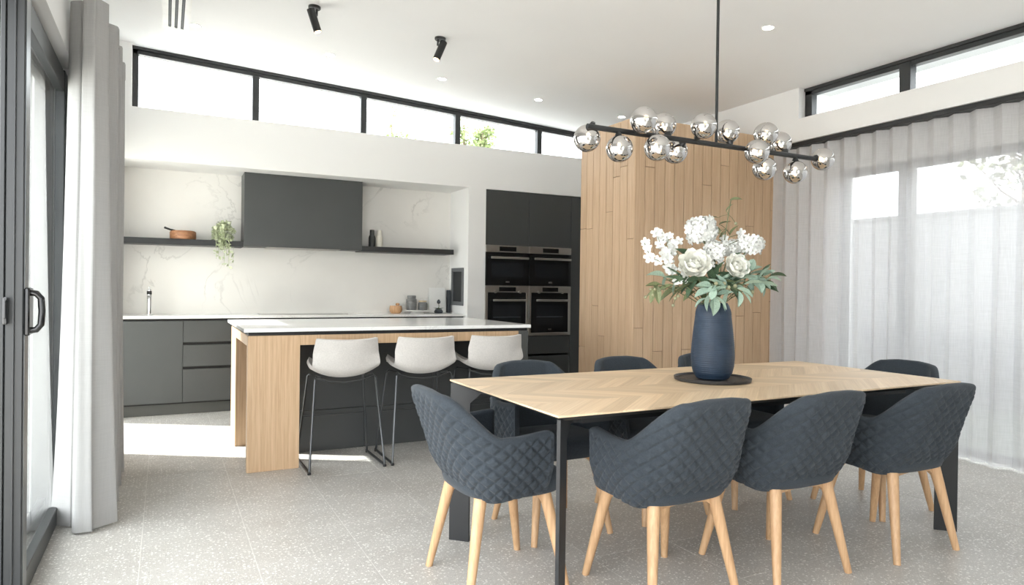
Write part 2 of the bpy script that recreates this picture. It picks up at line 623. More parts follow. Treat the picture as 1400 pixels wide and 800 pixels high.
# right wall: pelmet band, clerestory above, glazing recess below
wr = MB()
wr.box(XR, 5.45, YR, 7.55, 2.55, 2.752)
wall_prism(wr, XR, 5.45, 4.262, YB, 2.752)
wall_prism(wr, XR, 5.45, YR, -1.9, 2.752)
wr.box(5.25, 5.45, 4.0, 4.70, 0, 2.55)
wr.box(XR, 5.45, 5.45, YB, 0, 2.55)
wr.box(5.25, 5.45, YR, 4.0, 2.262, 2.55)
wr.box(5.25, 5.45, YR, -1.9, 0, 2.262)
struct(wr.build('wall_right', M['wall']))

# rear wall (behind the camera) with glazing added for fill light
wq = MB()
wq.box(-0.62, 0.0, YR-0.2, YR, 0, 2.4)
wq.box(2.0, 5.45, YR-0.2, YR, 0, 2.4)
wall_prism(wq, -0.62, 5.45, YR-0.2, YR, 2.4)
struct(wq.build('wall_rear', M['wall']))


def frame_rects(mb, axis, c0, c1, rects):
    """rects in the window plane: (a0,a1,z0,z1) along y when axis is x, else along x"""
    for a0, a1, z0, z1 in rects:
        if axis == 'x':
            mb.box(c0, c1, a0, a1, z0, z1, 0.003)
        else:
            mb.box(a0, a1, c0, c1, z0, z1, 0.003)


# window_1: kitchen clerestory
win = thing('window_1', 'long charcoal-framed clerestory window above the kitchen', 'window')
del win['category']
struct(win)
yw0, yw1 = 6.885, 6.955
head = MB()
for a, b in ((-0.272, 4.92),):
    za, zb = CZ(a), CZ(b)
    vs = []
    for x, z in ((a, za), (b, zb)):
        for y in (yw0, yw1):
            vs += [(x, y, z-0.062), (x, y, z+0.01)]
    head.add(vs, [(0, 1, 3, 2), (4, 6, 7, 5), (0, 4, 5, 1), (2, 3, 7, 6), (0, 2, 6, 4), (1, 5, 7, 3)])
head.build('frame_head', M['frame'], win)
lip = MB()
vs = []
for x in (-0.272, 4.92):
    for y in (yw0-0.022, yw0+0.01):
        vs += [(x, y, CZ(x)-0.026), (x, y, CZ(x)+0.01)]
lip.add(vs, [(0, 1, 3, 2), (4, 6, 7, 5), (0, 4, 5, 1), (2, 3, 7, 6), (0, 2, 6, 4), (1, 5, 7, 3)])
lip.build('frame_bead', M['frame'], win)
MB().box(-0.272, 4.92, yw0, yw1, 2.73, 2.752).build('frame_sill', M['frame'], win)
MB().box(-0.272, -0.225, yw0, yw1, 2.742, 3.28, 0.003).build('frame_jamb', M['frame'], win)
MB().box(4.87, 4.92, yw0, yw1, 2.742, 3.03, 0.003).build('frame_jamb', M['frame'], win)
mx = [0.757, 1.797, 2.835, 3.862]
for x in mx:
    MB().box(x-0.030, x+0.030, yw0-0.006, yw1, 2.742, CZ(x)-0.05, 0.004).build('mullion', M['frame'], win)
edges = [-0.23]+mx+[4.88]
for a, b in zip(edges[:-1], edges[1:]):
    p = MB()
    za, zb = CZ(a)-0.05, CZ(b)-0.05
    vs = []
    for x, z in ((a, za), (b, zb)):
        for y in (6.918, 6.924):
            vs += [(x, y, 2.745), (x, y, z)]
    p.add(vs, [(0, 1, 3, 2), (4, 6, 7, 5), (0, 4, 5, 1), (2, 3, 7, 6), (0, 2, 6, 4), (1, 5, 7, 3)])
    p.build('pane', M['glass'], win)

# window_2: right clerestory
win = thing('window_2', 'charcoal-framed clerestory window above the sheer curtain', 'window')
del win['category']
struct(win)
MB().box(5.13, 5.20, -1.9, 4.262, 2.965, 3.04, 0.003).build('frame_head', M['frame'], win)
MB().box(5.115, 5.135, -1.9, 4.262, 3.0, 3.04, 0.003).build('frame_bead', M['frame'], win)
MB().box(5.13, 5.20, -1.9, 4.262, 2.742, 2.77).build('frame_sill', M['frame'], win)
MB().box(5.13, 5.20, 4.19, 4.262, 2.752, 3.0, 0.003).build('frame_jamb', M['frame'], win)
my = [3.33, 2.30, 1.27, 0.24, -0.8]
for y in my:
    MB().box(5.12, 5.20, y-0.045, y+0.045, 2.752, 3.0, 0.004).build('mullion', M['frame'], win)
ed = [4.2]+my+[-1.9]
for a, b in zip(ed[:-1], ed[1:]):
    MB().box(5.16, 5.166, b, a, 2.755, 2.99).build('pane', M['glass'], win)

# window_3: tall glazing behind the sheer curtain
win = thing('window_3', 'tall glazing behind the sheer curtain', 'window')
del win['category']
struct(win)
MB().box(5.29, 5.36, -1.9, 4.0, 2.20, 2.262, 0.003).build('frame_head', M['frame'], win)
MB().box(5.29, 5.36, -1.9, 4.0, 0.0, 0.05, 0.003).build('frame_sill', M['frame'], win)
MB().box(5.29, 5.36, 3.95, 4.0, 0.05, 2.2, 0.003).build('frame_jamb', M['frame'], win)
my = [3.417, 2.18, 0.94, -0.3]
for y in my:
    MB().box(5.28, 5.36, y-0.055, y+0.055, 0.05, 2.2, 0.004).build('mullion', M['frame'], win)
ed = [3.95]+my+[-1.9]
for a, b in zip(ed[:-1], ed[1:]):
    MB().box(5.32, 5.326, b, a, 0.05, 2.2).build('pane', M['glass'], win)

# window_fill_4: unseen glazing added behind the camera for fill light
win = thing('window_fill_4', 'wide glazing in the rear wall', 'window')
del win['category']
struct(win)
for x in (0.03, 1.0, 1.97):
    MB().box(x-0.03, x+0.03, -4.12, -4.06, 0, 2.4, 0.003).build('mullion', M['frame'], win)
MB().box(0.0, 2.0, -4.12, -4.06, 2.34, 2.4, 0.003).build('frame_head', M['frame'], win)
for a, b in ((0.06, 0.97), (1.03, 1.94)):
    MB().box(a, b, -4.09, -4.084, 0.0, 2.34).build('pane', M['glass'], win)

# door_1: sliding door, leaf slid to the far end
dr = thing('door_1', 'charcoal aluminium sliding glass door with black pull handle', 'door')
del dr['category']
struct(dr)
MB().box(-0.60, -0.487, -1.2, 4.27, -0.012, 0.012, 0.002).build('floor_track', M['frame'], dr)
MB().box(-0.60, -0.487, -1.2, 4.27, 2.270, 2.324, 0.003).build('frame_head', M['frame'], dr)
MB().box(-0.525, -0.512, -1.2, 4.2, 2.225, 2.275).build('track_fin', M['frame'], dr)
MB().box(-0.60, -0.487, 4.19, 4.27, 0.0, 2.27, 0.004).build('jamb', M['frame'], dr)
MB().box(-0.60, -0.487, -1.2, -1.12, 0.0, 2.27, 0.004).build('jamb', M['frame'], dr)
st = MB().box(-0.497, -0.441, 2.90, 2.985, 0.012, 2.27, 0.004)
st.box(-0.512, -0.497, 2.895, 2.96, 0.012, 2.27, 0.002).box(-0.473, -0.467, 2.892, 2.902, 0.012, 2.27, 0.001)
stile = st.build('stile', M['frame'], dr)
MB().box(-0.4405, -0.4385, 2.905, 2.98, 0.02, 2.25).build('stile_bead', M['steelrod'], stile)
MB().box(-0.505, -0.457, 4.09, 4.19, 0.012, 2.27, 0.004).build('stile', M['frame'], dr)
MB().box(-0.500, -0.460, 2.98, 4.09, 0.012, 0.10, 0.003).build('bottom_rail', M['frame'], dr)
MB().box(-0.500, -0.460, 2.98, 4.09, 2.16, 2.26, 0.003).build('top_rail', M['frame'], dr)
MB().box(-0.484, -0.478, 2.98, 4.09, 0.10, 2.16).build('pane', M['glass'], dr)
# second leaf parked behind
MB().box(-0.575, -0.53, 2.96, 3.04, 0.012, 2.27, 0.004).build('stile', M['frame'], dr)
MB().box(-0.57, -0.535, 3.04, 4.19, 0.012, 0.09, 0.003).build('bottom_rail', M['frame'], dr)
MB().box(-0.57, -0.535, 3.04, 4.19, 2.18, 2.26, 0.003).build('top_rail', M['frame'], dr)
hd = MB()
hd.box(-0.441, -0.424, 2.90, 2.982, 1.008, 1.178, 0.005)
hx = -0.428
hd.tube([(hx, 2.93, 1.160), (hx+0.020, 2.93, 1.158), (hx+0.034, 2.93, 1.140), (hx+0.037, 2.93, 1.093), (hx+0.034, 2.93, 1.046), (hx+0.020, 2.93, 1.028), (hx, 2.93, 1.026)], 0.0115, 10)
M['gloss'] = plain('gloss_black_handle', srgb(20, 21, 22), 0.12)
h = hd.build('pull_handle', M['gloss'], dr)
MB().box(-0.4242, -0.4225, 2.950, 2.965, 1.152, 1.168, 0.001).build('screw_cap', M['chrome'], h)
MB().box(-0.4242, -0.4225, 2.950, 2.965, 1.016, 1.032, 0.001).build('screw_cap', M['chrome'], h)
lv = MB().box(-0.497, -0.482, 2.872, 2.90, 1.05, 1.145, 0.004).box(-0.494, -0.484, 2.86, 2.874, 1.07, 1.135, 0.003)
lv.build('lock_lever', M['gloss'], dr)

# door_2: glazed door beyond the curtain
dr = thing('door_2', 'glazed courtyard door beside the kitchen', 'door')
del dr['category']
struct(dr)
for y in (5.15, 6.80):
    MB().box(-0.56, -0.49, y, y+0.06, 0.0, 2.324, 0.003).build('jamb', M['frame'], dr)
MB().box(-0.56, -0.49, 5.21, 6.80, 2.27, 2.324, 0.003).build('frame_head', M['frame'], dr)
MB().box(-0.56, -0.49, 5.21, 6.80, -0.01, 0.04, 0.003).build('frame_sill', M['frame'], dr)
MB().box(-0.528, -0.522, 5.21, 6.80, 0.04, 2.27).build('pane', M['glass'], dr)

# timber clad box wall
wm = MB().box(3.512, 5.24, 4.612, 5.43, 0, 2.640).build('wall_middle', M['boxcore'])
struct(wm)
BX0, BX1, BY0, BY1, BZ = 3.5, 5.20, 4.6, 5.43, 2.648
rnd = random.Random(5)


def plank_segments(lo=0.55):
    cuts = [0.0]
    k = rnd.choice((1, 1, 2))
    c = sorted(rnd.uniform(0.35, 2.4) for _ in range(k))
    for z in c:
        if z-cuts[-1] > lo and BZ-z > 0.25:
            cuts.append(z)
    return cuts+[BZ]


NP = 16
pw = (BX1-BX0)/NP
for i in range(NP):
    seg = plank_segments()
    for a, b in zip(seg[:-1], seg[1:]):
        me = MB().box(-pw/2+0.0024, pw/2-0.0024, 0, 0.014, -(b-a)/2+0.0018, (b-a)/2-0.0018, 0.0016).mesh('plank', M['oakz'])
        link('plank', me, wm, (BX0+pw*(i+0.5), BY0-0.001*rnd.random(), (a+b)/2))
NP2 = 8
pw2 = (BY1-BY0)/NP2
for i in range(NP2):
    seg = plank_segments()
    for a, b in zip(seg[:-1], seg[1:]):
        me = MB().box(0, 0.014, -pw2/2+0.0024, pw2/2-0.0024, -(b-a)/2+0.0018, (b-a)/2-0.0018, 0.0016).mesh('plank', M['oakz'])
        link('plank', me, wm, (BX0-0.001*rnd.random(), BY0+pw2*(i+0.5), (a+b)/2))
MB().box(BX0, 5.24, BY0, BY1, 2.640, 2.650).build('plank', M['oakz'], wm)

# outside
struct(MB().box(-30, 34, -30, 40, -0.35, -0.16).build('ground', M['ground']))
struct(MB().box(5.5, 7.92, -8, 12, -0.16, -0.05).build('ground_added_dark_strip', M['darkstrip']))  # added dark strip, subdues the sunlit ground seen through the sheer
struct(MB().box(-6, -0.62, -6, 12, -0.16, -0.03).build('floor_courtyard', M['ground']))

# ------------------------------------------------------------------ kitchen run
YC = 6.87            # cabinet fronts


def base_unit(name, label, x0, x1, fronts, kind):
    t = thing(name, label, 'cabinet', ((x0+x1)/2, YC, 0), 0, 'charcoal base cabinets under the worktop')
    w = (x1-x0)/2
    MB().box(-w, w, 0.022, 0.44, 0.10, 0.878).build('carcass', M['shadowgap'], t)
    MB().box(-w, w, 0.050, 0.40, 0.0, 0.112).build('kickboard', M['darkkick'], t)
    for z0, z1 in fronts:
        MB().box(-w+0.0015, w-0.0015, 0, 0.02, z0, z1, 0.0015).build(kind, M['dark'], t)
    return t


base_unit('base_cabinet', 'charcoal base cabinet with one wide plain door below the tap', -0.43, 0.152, [(0.115, 0.858)], 'door')
base_unit('drawer_cabinet', 'charcoal three-drawer base cabinet between the plain door and the island', 0.152, 0.86, [(0.115, 0.414), (0.440, 0.636), (0.662, 0.858)], 'drawer')
base_unit('drawer_cabinet', 'charcoal base cabinet under the cooktop, behind the island', 0.86, 1.76, [(0.115, 0.486), (0.512, 0.858)], 'drawer')
base_unit('base_cabinet', 'charcoal base cabinet under the jars and cake stand', 1.76, 2.934, [(0.115, 0.858)], 'door')
tag(MB().box(-0.43, 2.936, 6.855, 7.32, 0.880, 0.905, 0.002).build('kitchen_worktop', M['stone']), 'thin white stone worktop along the marble splashback', 'worktop')

ct = thing('cooktop', 'flat black glass cooktop set in the kitchen worktop', 'cooktop', (1.25, 7.08, 0.905))
MB().box(-0.42, 0.42, -0.14, 0.15, 0, 0.006, 0.002).build('glass_plate', M['ovenglass'], ct)
MB().box(-0.425, 0.425, -0.146, -0.14, 0, 0.007).build('trim_edge', M['steel'], ct)

# range hood and shelves
hdx0, hdx1 = 0.677, 1.832
rh = thing('range_hood', 'large box-shaped charcoal range hood over the cooktop', 'range hood', (1.2545, 7.03, 1.572))
MB().box(hdx0-1.2545, hdx1-1.2545, 0, 0.29, 0, 0.716, 0.002).build('body', M['dark'], rh)
MB().box(-0.36, 0.36, 0.03, 0.26, -0.006, 0.0, 0.001).build('filter_plate', M['steel'], rh)
tag(MB().box(-0.43, 0.677, 7.055, 7.32, 1.562, 1.618, 0.002).build('wall_shelf', M['black']), 'slim black wall shelf holding the trailing plant', 'shelf')
tag(MB().box(1.832, 2.875, 7.055, 7.32, 1.562, 1.618, 0.002).build('wall_shelf', M['black']), 'slim black wall shelf holding the two slim mills', 'shelf')

# tap
tp = thing('kitchen_tap', 'chrome kitchen tap on the white worktop', 'tap', (-0.128, 7.12, 0.905))
MB().lathe([(0.0001, 0), (0.024, 0), (0.024, 0.006), (0.019, 0.01), (0.019, 0.19), (0.0001, 0.19)], 20).build('column', M['chrome'], tp)
MB().lathe([(0.0001, 0.19), (0.021, 0.19), (0.021, 0.222), (0.0001, 0.222)], 20).build('collar', M['black'], tp)
MB().lathe([(0.0001, 0.222), (0.016, 0.222), (0.016, 0.236), (0.004, 0.243), (0.004, 0.262), (0.0001, 0.262)], 16).build('lever', M['chrome'], tp)
MB().tube([(0, 0, 0.168), (0, -0.10, 0.175), (0, -0.155, 0.172), (0, -0.165, 0.155)], 0.011, 10).build('spout', M['chrome'], tp)

# things on the left shelf
bw = thing('wooden_dish', 'round brown wooden dish with a black handle sticking out, on the shelf', 'dish', (0.15, 7.17, 1.618))
MB().lathe([(0.0001, 0), (0.108, 0), (0.114, 0.012), (0.114, 0.068), (0.108, 0.078), (0.100, 0.074), (0.096, 0.02), (0.0001, 0.016)], 28).build('body', M['wood2'], bw)
MB().tube([(-0.07, -0.02, 0.082), (-0.11, -0.03, 0.088), (-0.16, -0.04, 0.106)], [0.008, 0.009, 0.010], 8).build('handle', M['black'], bw)
MB().lathe([(0.0001, 0.075), (0.096, 0.075), (0.096, 0.082), (0.0001, 0.084)], 24).build('lid', M['wood2'], bw)

pl = thing('trailing_plant', 'pale green trailing plant hanging over the shelf edge beside the hood', 'plant', (0.50, 7.15, 1.618))
MB().lathe([(0.0001, 0), (0.045, 0), (0.058, 0.075), (0.052, 0.075), (0.045, 0.06), (0.0001, 0.06)], 20).build('pot', M['white'], pl)
fo = MB()
rl = random.Random(3)


def leaflet(mb, p, d, size, w=0.5, nrm=None):
    d = Vector(d).normalized()
    n = Vector(nrm) if nrm else Vector((rl.uniform(-1, 1), rl.uniform(-1, 1), rl.uniform(-0.2, 1)))
    s = d.cross(n)
    if s.length < 1e-3:
        s = d.orthogonal()
    s.normalize()
    n = s.cross(d)
    p = Vector(p)
    a, b, c = p, p+d*size*0.5, p+d*size
    mb.add([a, b+s*size*w*0.5+n*size*0.08, c, b-s*size*w*0.5+n*size*0.08, b], [(0, 1, 4), (1, 2, 4), (2, 3, 4), (3, 0, 4)])


for k in range(34):
    a = rl.uniform(0, 2*math.pi)
    out = rl.uniform(0.05, 0.11)
    dx, dy = math.cos(a)*out, -abs(math.sin(a))*out-0.02
    drop = rl.uniform(-0.02, 0.26) if dy < -0.06 else -0.02
    pts = [Vector((0, 0, 0.06)), Vector((dx*0.5, dy*0.5, 0.12+rl.uniform(0, 0.08))), Vector((dx, min(dy, -0.03), 0.10)), Vector((dx*0.95, -0.11 if drop > 0 else dy, -max(drop, -0.05)))]
    fo.tube(pts, 0.0018, 4)
    for q in range(16):
        t = rl.uniform(0.25, 1)*3
        i = min(int(t), 2)
        p = pts[i].lerp(pts[i+1], t-i)
        leaflet(fo, p, (rl.uniform(-1, 1), rl.uniform(-1, 0.5), rl.uniform(-1, 0.7)), rl.uniform(0.028, 0.046), 0.7)
tag(fo.build('foliage', M['trail'], pl), kind='stuff')

# two mills on the right shelf
for x, mm, lab in ((1.975, 'bottle', 'slim black pepper mill on the shelf beside the hood'), (2.055, 'bottlew', 'slim white salt mill on the shelf beside the black mill')):
    t = thing('spice_mill', lab, 'mill', (x, 7.17, 1.618), 0, 'mills on the wall shelf')
    MB().lathe([(0.0001, 0), (0.035, 0), (0.036, 0.004), (0.036, 0.10), (0.030, 0.124), (0.0001, 0.124)], 20).build('body', M[mm], t)
    MB().lathe([(0.0001, 0.125), (0.0245, 0.125), (0.0245, 0.18), (0.022, 0.184), (0.0001, 0.184)], 20).build('cap', M[mm], t)

# worktop things
t = thing('salt_pot', 'round pale wooden salt pot with a small lid knob on the worktop', 'pot', (2.245, 7.16, 0.905))
MB().lathe([(0.0001, 0), (0.05, 0), (0.066, 0.02), (0.07, 0.05), (0.064, 0.083), (0.0001, 0.085)], 24).build('body', M['wood3'], t)
MB().lathe([(0.0001, 0.086), (0.018, 0.086), (0.024, 0.098), (0.018, 0.11), (0.0001, 0.113)], 16, (0.02, 0, 0)).build('knob', M['wood3'], t)
t = thing('cake_stand', 'low white cake stand on the worktop under the grey jars', 'cake stand', (2.49, 7.16, 0.905))
MB().lathe([(0.0001, 0), (0.075, 0), (0.07, 0.006), (0.05, 0.022), (0.155, 0.026), (0.158, 0.036), (0.0001, 0.034)], 32).build('plate', M['white'], t)
for x, y, r, hgt, lab in ((2.425, 7.165, 0.058, 0.16, 'tall grey ribbed storage jar on the cake stand'), (2.55, 7.15, 0.053, 0.105, 'short grey storage jar on the cake stand beside the tall jar')):
    t = thing('storage_jar', lab, 'jar', (x, y, 0.941), 0, 'grey jars on the cake stand')
    p = [(0.0001, 0), (r*0.9, 0), (r, 0.008)]
    for k in range(4):
        z = 0.012+k*(hgt*0.68/4)
        p += [(r, z), (r*0.965, z+0.004), (r, z+0.008)]
    p += [(r, hgt*0.72), (r*0.80, hgt*0.80), (r*0.80, hgt*0.84), (0.0001, hgt*0.84)]
    MB().lathe(p, 24).build('body', M['jar'], t)
    MB().lathe([(0.0001, hgt*0.84), (r*0.84, hgt*0.84), (r*0.84, hgt*0.96), (r*0.78, hgt), (0.0001, hgt)], 24).build('lid', M['jar'] if hgt > 0.13 else M['jarlid'], t)
t = thing('print_board', 'white framed print leaning on the splashback at the worktop end', 'print', (2.775, 7.275, 0.905))
pb = MB().box(-0.10, 0.10, -0.008, 0.008, 0, 0.285, 0.002)
pb.xform(Matrix.Rotation(R(-6), 4, 'X')).build('panel', M['paper'], t)
t = thing('flower_pot', 'tiny dark pot with a single dark bud in front of the white print', 'pot', (2.735, 7.14, 0.905))
MB().lathe([(0.0001, 0), (0.045, 0), (0.05, 0.02), (0.035, 0.045), (0.03, 0.045), (0.0001, 0.03)], 20).build('pot', M['ink'], t)
MB().tube([(0, 0, 0.03), (0.004, 0, 0.08), (0, 0, 0.105)], 0.003, 6).build('stem', M['stem'], t)
MB().lathe([(0.0001, 0.10), (0.018, 0.112), (0.02, 0.13), (0.008, 0.152), (0.0001, 0.155)], 14).build('bud', M['ink'], t)
lf = MB()
for a in range(5):
    leaflet(lf, (0, 0, 0.04), (math.cos(a*1.26), math.sin(a*1.26), 0.35), 0.07, 0.4, (0, 0, 1))
lf.build('leaf_tuft', M['green'], t)
t = thing('chopping_board', 'narrow dark board standing at the worktop end beside the print', 'board', (2.905, 7.25, 0.905))
MB().box(-0.012, 0.012, -0.02, 0.06, 0, 0.26, 0.004).build('board', M['ink'], t)

# framed niche in the alcove side wall
t = thing('wall_niche', 'dark grey framed recess in the white side wall at the worktop end', 'niche', (2.936, 7.07, 0.995))
fr = MB()
fr.box(-0.014, 0, -0.17, -0.128, 0, 0.42, 0.002).box(-0.014, 0, 0.128, 0.17, 0, 0.42, 0.002)
fr.box(-0.014, 0, -0.128, 0.128, 0, 0.042, 0.002).box(-0.014, 0, -0.128, 0.128, 0.378, 0.42, 0.002)
fr.build('frame', M['niche'], t)
MB().box(-0.004, 0, -0.128, 0.128, 0.042, 0.378).build('back_panel', M['nichein'], t)

# oven towers
YO = 6.789
for x0, x1, lab in ((3.144, 3.690, 'tall charcoal oven cabinet beside the white pier'), (3.690, 4.252, 'tall charcoal oven cabinet next to the timber wall')):
    t = thing('oven_cabinet', lab, 'cabinet', ((x0+x1)/2, YO+0.01, 0), 0, 'tall oven cabinets')
    w = (x1-x0)/2
    c = MB()
    c.box(-w, -w+0.012, 0.02, 0.58, 0.1, 2.28).box(w-0.012, w, 0.02, 0.58, 0.1, 2.28)
    c.box(-w, w, 0.02, 0.58, 0.632, 0.65).box(-w, w, 0.02, 0.58, 1.676, 1.69).box(-w, w, 0.57, 0.58, 0.1, 2.28)
    c.build('carcass', M['dark'], t)
    MB().box(-w+0.0015, w-0.0015, 0, 0.02, 1.676, 2.285, 0.0015).build('upper_door', M['dark'], t)
    MB().box(-w+0.0015, w-0.0015, 0, 0.02, 0.443, 0.650, 0.0015).build('drawer', M['dark'], t)
    MB().box(-w+0.0015, w-0.0015, 0, 0.02, 0.115, 0.420, 0.0015).build('drawer', M['dark'], t)
    MB().box(-w, w, 0.05, 0.5, 0, 0.112).build('kickboard', M['darkkick'], t)
tag(MB().box(4.254, 4.398, YO+0.006, 7.40, 0, 2.285, 0.002).build('filler_panel', M['dark']), 'narrow charcoal filler panel between the ovens and the timber wall', 'panel')


def lettering(txt, parent, loc, size, m):
    cu = bpy.data.curves.new('lettering', 'FONT')
    cu.body = txt
    cu.size = size
    cu.align_x = 'CENTER'
    cu.extrude = 0.0004
    cu.materials.append(m)
    tmp = bpy.data.objects.new('lettering', cu)
    COL.objects.link(tmp)
    me = bpy.data.meshes.new_from_object(tmp.evaluated_get(bpy.context.evaluated_depsgraph_get()))
    bpy.data.objects.remove(tmp)
    o = bpy.data.objects.new('lettering', me)
    COL.objects.link(o)
    o.parent = parent
    o.location = loc
    o.rotation_euler = (math.pi/2, 0, 0)
    return o


def oven(label, x0, x1, z0, z1, band, lower):
    t = thing('oven', label, 'oven', ((x0+x1)/2, YO, z0), 0, 'built-in ovens')
    w, hh = (x1-x0)/2, z1-z0
    MB().box(-w+0.014, w-0.014, 0.02, 0.55, 0.006, hh-0.006).build('body', M['shadowgap'], t)
    cp = MB().box(-w+0.001, w-0.001, -0.008, 0.02, hh-band, hh, 0.002).build('control_panel', M['steel'], t)
    MB().box(-0.105, 0.105, -0.0095, -0.004, hh-band+0.012, hh-0.014).build('display', M['ovenglass'], cp)
    if lower:
        side = 0.032
        tr = MB()
        tr.box(-w+0.001, -w+side, -0.006, 0.02, 0.001, hh-band, 0.002).box(w-side, w-0.001, -0.006, 0.02, 0.001, hh-band, 0.002)
        tr.box(-w+side, w-side, -0.006, 0.02, 0.001, 0.034, 0.002)
        tr.build('steel_surround', M['steel'], t)
        for x in (-0.155, 0.155):
            k = MB().tube([(x, -0.008, hh-band+0.006), (x, -0.032, hh-band+0.006)], 0.015, 16)
            k.build('knob', M['steel'], cp)
        d0, d1, dw = 0.036, hh-band-0.004, w-side-0.002
        hz = hh-band-0.10
    else:
        d0, d1, dw = 0.003, hh-band-0.004, w-0.003
        hz = hh-band-0.075
    dd = MB().box(-dw, dw, -0.004, 0.02, d0, d1, 0.002).build('door', M['ovenglass'], t)
    MB().box(-dw*0.74, dw*0.74, -0.0052, -0.0036, d0+0.09, hz-0.045).build('window', M['ovenwindow'], dd)
    MB().box(-dw*0.95, dw*0.95, -0.0052, -0.0036, hz+0.045, hz+0.047).build('panel_joint', M['shadowgap'], dd)
    hb = MB().box(-dw+0.045, dw-0.02, -0.052, -0.038, hz, hz+0.024, 0.004)
    hb.box(-dw+0.07, -dw+0.085, -0.04, -0.004, hz+0.006, hz+0.018).box(dw-0.06, dw-0.045, -0.04, -0.004, hz+0.006, hz+0.018)
    hb.build('handle', M['steel'], dd)
    if lower:
        MB().box(-dw*0.72, dw*0.72, -0.0056, -0.005, (d0+hz)/2+0.0, (d0+hz)/2+0.004).build('rack_line', M['niche'], dd)
    lettering('AEG', t, (0.0, -0.0056, d0+0.028), 0.026, M['steel'])
    return t


oven('compact black glass oven with steel top band, above the lower oven by the white pier', 3.144, 3.689, 1.226, 1.672, 0.076, False)
oven('compact black glass oven with steel top band, next to the timber wall', 3.691, 4.252, 1.226, 1.672, 0.076, False)
oven('large steel-framed oven partly behind the island, beside the white pier', 3.144, 3.689, 0.654, 1.222, 0.074, True)
oven('large steel-framed oven below the compact oven next to the timber wall', 3.691, 4.252, 0.654, 1.222, 0.074, True)

# ------------------------------------------------------------------ island
isl = thing('kitchen_island', 'oak and charcoal kitchen island with open oak frame end', 'island', (0.47, 4.58, 0))
MB().box(0, 0.322, 0, 0.05, 0, 0.872, 0.0015).build('front_panel', M['oakisl'], isl)
MB().box(0.322, 1.937, 0, 0.05, 0.806, 0.872, 0.0015).build('front_rail', M['oakisl'], isl)
MB().box(0, 0.06, 0.05, 0.80, 0.806, 0.872, 0.0015).build('end_rail', M['oakisl'], isl)
MB().box(0, 0.322, 0.80, 1.17, 0, 0.872, 0.0015).build('rear_leg', M['oakisl'], isl)
MB().box(1.937, 2.02, 0.0, 1.17, 0.0, 0.872, 0.0015).build('end_panel', M['darkkick'], isl)
MB().box(0.006, 2.015, 0.010, 1.16, 0.872, 0.894).build('shadow_channel', M['shadowgap'], isl)
body = MB().box(0.322, 1.937, 0.435, 1.15, 0.0, 0.872).build('body', M['shadowgap'], isl)
for x0, x1 in ((0.322, 0.862), (0.862, 1.402), (1.402, 1.937)):
    MB().box(x0+0.0015, x1-0.0015, 0.415, 0.435, 0.30, 0.87, 0.0012).build('back_panel', M['dark'], isl)
    MB().box(x0+0.0015, x1-0.0015, 0.415, 0.435, 0.0, 0.297, 0.0012).build('back_panel', M['dark'], isl)
tag(MB().box(0.444, 2.500, 4.555, 5.78, 0.896, 0.920, 0.002).build('island_worktop', M['stone']), 'white polished stone slab on top of the kitchen island', 'worktop')

# ------------------------------------------------------------------ bar stools
GRP = 'grey bar stools along the island'


def stool_mesh():
    prof = [(0.205, 0.624, 0.150), (0.185, 0.628, 0.185), (0.12, 0.614, 0.208), (0.03, 0.598, 0.216), (-0.06, 0.590, 0.220), (-0.13, 0.600, 0.224), (-0.178, 0.636, 0.226), (-0.203, 0.695, 0.224), (-0.220, 0.755, 0.220), (-0.234, 0.810, 0.212), (-0.243, 0.846, 0.206)]
    n = 36
    P = []
    for i in range(n+1):                                   # Catmull-Rom through the profile
        t = i/n*(len(prof)-1)
        k = min(int(t), len(prof)-2)
        f = t-k
        p0, p1, p2, p3 = (prof[max(k-1, 0)], prof[k], prof[k+1], prof[min(k+2, len(prof)-1)])
        P.append([0.5*((2*p1[c])+(-p0[c]+p2[c])*f+(2*p0[c]-5*p1[c]+4*p2[c]-p3[c])*f*f+(-p0[c]+3*p1[c]-3*p2[c]+p3[c])*f**3) for c in range(3)])
    nu = 25

    def surf(i, j):
        s = -1+2*i/(nu-1)
        y, z, w = P[j]
        tb = max(0, min(1, (z-0.61)/0.14)) if j > n*0.45 else 0
        side = abs(s)**2.2
        x = s*w*(1-0.02*side)
        y2 = y+side*(0.075*tb)
        z2 = z+side*(0.062*(1-tb)*(1 if j > n*0.12 else 0.4))+0.010*side*tb
        return Vector((x, y2, z2))
    bm = bmesh.new()
    g = [[bm.verts.new(surf(i, j)) for i in range(nu)] for j in range(n+1)]
    for j in range(n):
        for i in range(nu-1):
            f = bm.faces.new((g[j][i], g[j][i+1], g[j+1][i+1], g[j+1][i]))
            f.smooth = True
    bmesh.ops.recalc_face_normals(bm, faces=bm.faces[:])
    bmesh.ops.solidify(bm, geom=bm.faces[:], thickness=0.022)
    for f in bm.faces:
        f.smooth = True
    me = bpy.data.meshes.new('seat_shell')
    bm.to_mesh(me)
    bm.free()
    me.set_sharp_from_angle(angle=R(60))
    me.materials.append(M['stool'])
    return me


